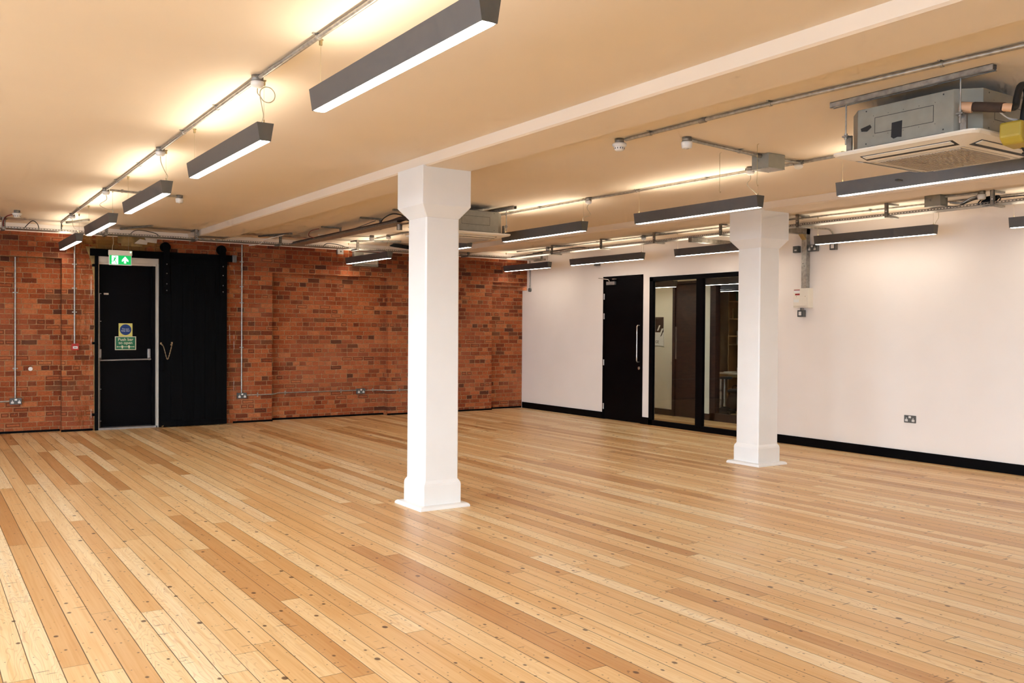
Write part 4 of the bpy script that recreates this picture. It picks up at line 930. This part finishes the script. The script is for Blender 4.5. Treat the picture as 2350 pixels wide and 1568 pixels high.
# ------------------------------------------------------------------ services on the white wall
t = thing('cable_trunking', 'galvanised square trunking from the tray down the white wall to the fuse box', 'trunking', (WX, 7.91, 2.13))
MB().box(WX-.075, WX, 7.86, 7.94, 2.125, 2.93).build('vertical_trunk', M['galv'], t, .002)
MB().box(9.16, WX-.0, 7.86, 7.94, 2.855-.012, 2.93).build('horizontal_trunk', M['galvd'], t, .002)
m = MB(); m.prism([(WX-.075, 2.845), (WX-.075, 2.77), (WX-.15, 2.845)], 'Y', 7.865, 7.935); m.build('corner_gusset', M['brass'], t)
for z in (2.455, 2.42): MB().cyl((WX-.077, 7.905+(z-2.44)*.6, z), (WX-.075, 7.905+(z-2.44)*.6, z), .006, 10).build('trunk_screw', M['dark'], t)
t = thing('fuse_box', 'cream consumer unit with red warning stickers on the white wall', 'fuse box', (WX, 7.94, 2.0))
fx = WX-.10; f0, f1 = 7.80, 8.045
MB().box(fx, WX, f0, f1, 1.862, 2.122).build('fuse_box_case', M['fascia'], t, .004)
MB().box(fx-.012, fx, f0+.02, f1-.008, 1.885, 2.0).build('switch_cover', M['fascia'], t, .004)
MB().box(fx-.0015, fx, f1-.105, f1-.01, 2.06, 2.105).build('warning_sticker', M['signw'], t)
m = MB(); m.box(fx-.002, fx, f1-.105, f1-.01, 2.095, 2.105); m.box(fx-.002, fx, f1-.105, f1-.03, 2.030, 2.052); m.build('red_sticker', M['redd'], t)
MB().box(fx-.0135, fx-.012, f1-.10, f1-.015, 1.935, 1.975).build('circuit_chart', M['signw'], t)
m = MB(); m.cyl((fx-.003, f0+.05, 2.012), (fx, f0+.05, 2.012), .005, 8); m.cyl((fx-.003, f1-.05, 2.012), (fx, f1-.05, 2.012), .005, 8); m.build('case_screw', M['brass'], t)
t2 = socket_unit('small grey isolator switch hanging just below the fuse box', (WX, 7.96, 1.785), '-X', w=.09, h=.09, d=.06, kind='switch')
m = MB(); m.cyl((WX-.03, 7.95, 1.83), (WX-.03, 7.95, 1.865), .012, 10); m.cyl((WX-.03, 7.975, 1.83), (WX-.03, 7.975, 1.865), .012, 10); m.build('cable_gland', M['galvd'], t2)
socket_unit('grey spur box left of the trunking high on the white wall', (WX, 8.055, 2.655), '-X', w=.09, h=.09, d=.05, kind='fcu')
socket_unit('grey double socket right of the trunking high on the white wall', (WX, 7.79, 2.655), '-X', w=.15, d=.045)
socket_unit('small grey switch on the white wall at the end of a curved conduit', (WX, 7.47, 2.655), '-X', w=.09, h=.09, d=.045, kind='switch')
xw = WX-.018
conduit('curved steel conduit dropping from the tray to the wall switch', spline([(9.34, 7.55, 2.88), (9.75, 7.53, 2.88), (xw-.06, 7.5, 2.875), (xw, 7.48, 2.80), (xw, 7.47, 2.70)]), r=.012)
conduit('vertical steel conduit down the white wall in the far corner', [(xw, 14.42, 2.34), (xw, 14.42, 2.80), (xw-.03, 14.38, 2.87)], r=.012)
m = MB(); m.cyl((WX-.035, 14.42, 2.31), (WX, 14.42, 2.31), .038, 20); tag(m.build('conduit_end_box', M['grey']), 'round grey box at the foot of the far corner conduit', 'conduit box')
a = on(1371, 606, 'X', WX-.02); tag(MB().box(WX-.05, WX, a[1]-.06, a[1]+.06, a[2]-.03, a[2]+.03).build('small_wall_box', M['grey'], None, .004), 'small dark box on the white wall behind the lamp left of the partition door', 'wall box')
a = on(1617, 548, 'Z', 2.82); b = on(1678, 555, 'Z', 2.82)
m = MB(); m.box(9.1, WX, 9.15, 9.22, 2.79, 2.85); tag(m.build('trunking_arm', M['galvd']), 'short galvanised trunking arm below the tray left of the far column', 'trunking')

# hanging wires in front of the middle row
for px, py0, py1, lab in ((1652, 350, 443, 'thin bare wire with hooked end hanging from the ceiling, left of the pair'), (1738, 330, 427, 'thin bare wire hanging from the ceiling beside the junction box')):
    a = on(px, py0, 'Z', ZC-.002); zb_ = min([ZC-.01*k for k in range(1, 80)], key=lambda z: abs((lambda q: 0)(z)) if False else abs(z-(CAMH+(ZC-CAMH)*1.0-(py1-py0)*(a-Vector((0, 0, CAMH))).dot(_fwd)/F_PX)))
    pts = [(a[0]+.02, a[1], ZC), (a[0]+.004, a[1], ZC-.006), (a[0], a[1], ZC-.02), (a[0]+.002, a[1], (ZC+zb_)/2), (a[0], a[1], zb_+.02), (a[0]+.008, a[1], zb_), (a[0]+.016, a[1], zb_+.012)]
    tag(MB().tube(pts, .0018, 6).build('hanging_wire', M['brass']), lab, 'wire', 'bare wires hanging from the ceiling')

# ------------------------------------------------------------------ air conditioners
def aircon(label, x0, y0, zf, near):
    """x0, y0: low corner of the 0.95 m fascia; zf: underside"""
    S = .95; t = thing('air_conditioner', label, 'air conditioner', (x0+S/2, y0+S/2, zf), 'ceiling cassette air conditioners')
    cx, cy = x0+S/2, y0+S/2
    def sq(h, ch, n=1):
        if n == 1: return [(cx-h+ch, cy-h), (cx+h-ch, cy-h), (cx+h, cy-h+ch), (cx+h, cy+h-ch), (cx+h-ch, cy+h), (cx-h+ch, cy+h), (cx-h, cy+h-ch), (cx-h, cy-h+ch)]
        out = []
        for qx, qy, a0 in ((1, -1, -PI/2), (1, 1, 0), (-1, 1, PI/2), (-1, -1, PI)):
            for k in range(n+1):
                a = a0+PI/2*k/n; out.append((cx+qx*(h-ch)+ch*math.cos(a), cy+qy*(h-ch)+ch*math.sin(a)))
        return out
    zb0, zb1 = zf+.045, 2.925; B = .42
    MB().prism(sq(B, .11), 'Z', zb0, zb1).build('casing', M['duct'], t, .002)
    # fascia: rounded slab with sloped underside ring
    outer, inner = sq(S/2, .06, 6), sq(S/2-.012, .055, 6)
    m = MB(); n = len(outer); vs = []
    for pl_, z in ((outer, zf+.056), (outer, zf+.046), (inner, zf+.034), (sq(S/2-.16, .05, 6), zf)): vs += [(x, y, z) for x, y in pl_]
    fs = [(i*n+(k+1) % n, i*n+k, (i+1)*n+k, (i+1)*n+(k+1) % n) for i in range(3) for k in range(n)]
    m._add(vs, fs+[tuple(range(n)), tuple(range(3*n, 4*n))[::-1]]); m.build('fascia', M['fascia'], t)
    # grille with fine slats
    g = MB(); G = .27; g.box(cx-G, cx+G, cy-G, cy+G, zf-.004, zf+.001)
    g.build('intake_grille', M['grille'], t)
    sl = MB()
    for k in range(27): yy = cy-G+.01+k*(2*G-.02)/26; sl.box(cx-G+.01, cx+G-.01, yy-.004, yy+.004, zf-.0065, zf-.004)
    sl.build('grille_slats', M['grille'], t)
    m = MB(); e = .004
    for a, b, c, d in ((-.30, .30, -.302, -.298), (-.30, .30, .298, .302), (-.302, -.298, -.30, .30), (.298, .302, -.30, .30)): m.box(cx+a, cx+b, cy+c, cy+d, zf-.002, zf+.001)
    m.build('grille_seam', M['grille'], t)
    # four outlets with flap
    for ax, s_ in (('X', -1), ('X', 1), ('Y', -1), ('Y', 1)):
        sl = MB(); fl = MB(); r0, r1 = .335, .405; 
        def bx(mb, u0, u1, v0, v1, z0, z1):
            if ax == 'X': mb.box(cx+s_*v0, cx+s_*v1, cy+u0, cy+u1, z0, z1)
            else: mb.box(cx+u0, cx+u1, cy+s_*v0, cy+s_*v1, z0, z1)
        def zz(v): return zf+(v-.315)/(.463-.315)*.034
        def slab(mb, u0, u1, v0, v1, lo, hi):
            a = [(v0, zz(v0)+lo), (v1, zz(v1)+lo), (v1, zz(v1)+hi), (v0, zz(v0)+hi)]
            if ax == 'X': mb.prism([(cx+s_*v, z) for v, z in a], 'Y', cy+u0, cy+u1)
            else: mb.prism([(cy+s_*v, z) for v, z in a], 'X', cx+u0, cx+u1)
        slab(sl, -.30, .30, r0, r1+.004, -.0012, .010); o = sl.build('air_outlet', M['dark'], t)
        slab(fl, -.285, .285, r0+.030, r1-.001, -.005, -.0018); fl.build('outlet_flap', M['fascia'], o)
    # hanging channels and rods
    for s_ in (-1, 1):
        hx = cx+s_*(B+.035)
        m = MB(); L = .56; m.box(hx-.0205, hx+.0205, cy-L, cy+L*.85, ZC-.003, ZC); m.box(hx-.0205, hx-.018, cy-L, cy+L*.85, ZC-.034, ZC); m.box(hx+.018, hx+.0205, cy-L, cy+L*.85, ZC-.034, ZC)
        m.box(hx-.0205, hx-.010, cy-L, cy+L*.85, ZC-.036, ZC-.032); m.box(hx+.010, hx+.0205, cy-L, cy+L*.85, ZC-.036, ZC-.032); m.build('strut_channel', M['galv'], t)
        for sy in (-1, 1):
            ry = cy+sy*.37
            m = MB(); m.cyl((hx, ry, zf+.10), (hx, ry, ZC-.02), .005, 10); m.cyl((hx, ry, zf+.135), (hx, ry, zf+.145), .011, 6); m.cyl((hx, ry, zf+.16), (hx, ry, zf+.17), .011, 6); m.build('threaded_rod', M['galv'], t)
            m = MB(); m.box(cx+s_*B-.002*s_, hx+s_*.012, ry-.02, ry+.02, zf+.148, zf+.156); m.box(cx+s_*(B-.012), cx+s_*(B+.004), ry-.018, ry+.018, zf+.045, zf+.16); m.build('mounting_lug', M['galvd'], t)
    # knock-out panel outlines on each side
    for ax, s_ in (('X', -1), ('Y', -1)):
        m = MB(); z0, z1 = zf+.145, zf+.24; e = .0016
        def ln(u0, u1, za, zb):
            if ax == 'X': m.box(cx+s_*(B+.0008), cx+s_*B, cy+u0, cy+u1, za, zb)
            else: m.box(cx+u0, cx+u1, cy+s_*(B+.0008), cy+s_*B, za, zb)
        for za in (z0, z1): ln(-.19, .19, za-e, za+e)
        for u in (-.19, .19): ln(u-e, u+e, z0, z1)
        ln(-.26, .24, zf+.068, zf+.071)
        for u in (-.25, .25):
            for za in (zf+.09, zf+.29): ln(u-.004, u+.004, za-.004, za+.004)
        for u in (-.2, -.1, 0, .1, .2):
            for za in (z0-.014, z1+.014): ln(u-.0018, u+.0018, za-.0018, za+.0018)
        m.build('pressed_outline', M['dark'], t)
    if near:
        m = MB(); bx_ = cx-B-.0015
        a = on(2058, 297, 'X', cx-B); m.prism([(a[1]-.035, a[2]+.048), (a[1]+.033, a[2]+.045), (a[1]+.037, a[2]-.04), (a[1]+.02, a[2]-.052), (a[1]-.005, a[2]-.046), (a[1]-.032, a[2]-.05)][::-1], 'X', bx_, cx-B)
        m.build('tape_patch', M['tape'], t)['label'] = 'large black tape patch'
        m = MB(); a = on(1987, 296, 'X', cx-B); m.prism([(a[1]-.04, a[2]+.004), (a[1]-.03, a[2]+.02), (a[1]+.035, a[2]+.006), (a[1]+.03, a[2]-.012), (a[1]-.01, a[2]-.018)][::-1], 'X', bx_, cx-B)
        m.build('tape_patch', M['tape'], t)['label'] = 'small black tape patch'
        m = MB(); a = on(2213, 348, 'Z', zf+.01); m.box(a[0]-.012, a[0]+.012, a[1]-.035, a[1]+.035, zf+.0, zf+.011); m.build('maker_mark', M['silver'], t)
        m = MB(); a = on(2063, 413, 'Z', zf+.01); m.box(a[0]-.03, a[0]+.03, a[1]-.012, a[1]+.012, zf+.002, zf+.014); m.build('sensor_window', M['dark'], t)
        # pipework leaving the near corner
        P = lambda px, py, y: on(px, py, 'Y', y)
        pw = bpy.data.objects.new('condensate_pipe', None); COL.objects.link(pw); pw.parent = t; pw.location = (0, 0, 0)
        yA, yB = y0+.12, y0-.16
        m = MB(); m.cone(P(2204, 247, yA), P(2232, 247, yA-.06), .032, .030, 18); m.build('pipe_collar', M['peach'], pw)
        m = MB(); m.cone(P(2230, 246, yA-.055), P(2240, 245, yA-.08), .016, .014, 14); m.build('hose_clip', M['galv'], pw)
        m = MB(); m.cyl(P(2237, 245, yA-.07), P(2305, 247, yB+.02), .027, 18); m.build('brown_lagging', M['brownp'], pw)
        m = MB(); m.cyl(P(2300, 246, yB+.03), P(2322, 247, yB-.01), .022, 18); m.build('peach_spigot', M['peach'], pw)
        m = MB(); m.tube(spline([P(2318, 247, yB), P(2330, 244, yB), P(2334, 225, yB), P(2341, 200, yB), P(2350, 197, yB), P(2358, 215, yB), P(2352, 250, yB), P(2347, 290, yB)], 6), .019, 12); m.build('black_elbow_pipe', M['rubber'], pw)
        m = MB(); m.tube(spline([P(2292, 256, yA-.2), P(2312, 270, yA-.22), P(2335, 274, yA-.24)], 5), .003, 6); m.tube(spline([P(2296, 257, yA-.2), P(2316, 273, yA-.22), P(2336, 277, yA-.24)], 5), .003, 6); m.build('white_wires', M['white'], pw)
        c = P(2330, 300, yB+.03); hw = .095
        m = MB(); m.prism([(c[0]-.055, c[2]+.045), (c[0]-.058, c[2]-.04), (c[0]-.02, c[2]-.075), (c[0]+.09, c[2]-.085), (c[0]+.12, c[2]-.05), (c[0]+.12, c[2]+.045)], 'Y', c[1]-.06, c[1]+.06); m.build('condensate_pump', M['yellow'], t, .012)
        m = MB(); m.tube(spline([P(2345, 335, yB+.03), P(2350, 345, yB+.03), P(2354, 350, yB+.05), P(2348, 352, yB+.1)], 5), .007, 8); m.build('drain_hose', M['rubber'], t)
    return t
aircon('ceiling cassette air conditioner at the right edge with black tape patches and yellow pump', 4.845, 2.715, 2.617, True)
aircon('far ceiling cassette air conditioner half hidden behind the central column', 4.975, 8.92, 2.617, False)

# ------------------------------------------------------------------ light
world = bpy.data.worlds.new('overcast_sky'); SC.world = world; world.use_nodes = True
bg = world.node_tree.nodes['Background']; bg.inputs[1].default_value = 17.5
WT = NT(world); wz = WT.xyz(WT.new('ShaderNodeTexCoord').outputs['Generated'])[2]   # bright overcast sky above a dull street
world.node_tree.links.new(WT.ramp(WT.math('ADD', WT.math('MULTIPLY', wz, .5), .5), [(.47, (.19, .25, .36)), (.52, (.66, .79, 1.0)), (1, (.70, .83, 1.0))]), bg.inputs[0])
def portal(ax, a, b):
    l = bpy.data.lights.new('window_portal', 'AREA'); l.shape = 'RECTANGLE'; l.size = b-a; l.size_y = wz1-wz0; l.cycles.is_portal = True
    o = bpy.data.objects.new('window_portal', l); COL.objects.link(o)
    if ax == 'X': o.location = (LX-.02, (a+b)/2, (wz0+wz1)/2); o.rotation_euler = (PI/2, 0, -PI/2)
    else: o.location = ((a+b)/2, SY-.02, (wz0+wz1)/2); o.rotation_euler = (PI/2, 0, PI); 
    return o
for a, b in wins: portal('X', a, b)
for a, b in bwins: portal('Y', a, b)
SC.view_settings.view_transform = 'Standard'; SC.view_settings.look = 'None'; SC.view_settings.gamma = 1; SC.view_settings.use_curve_mapping = False
SC.view_settings.exposure = 0.80
cy_ = SC.cycles; cy_.use_denoising = True; cy_.use_light_tree = False; cy_.use_adaptive_sampling = True; cy_.adaptive_threshold = .09; cy_.adaptive_min_samples = 12; cy_.max_bounces = 6; cy_.diffuse_bounces = 4; cy_.glossy_bounces = 3; cy_.transparent_max_bounces = 12
cy_.caustics_reflective = False; cy_.caustics_refractive = False; cy_.sample_clamp_indirect = 8
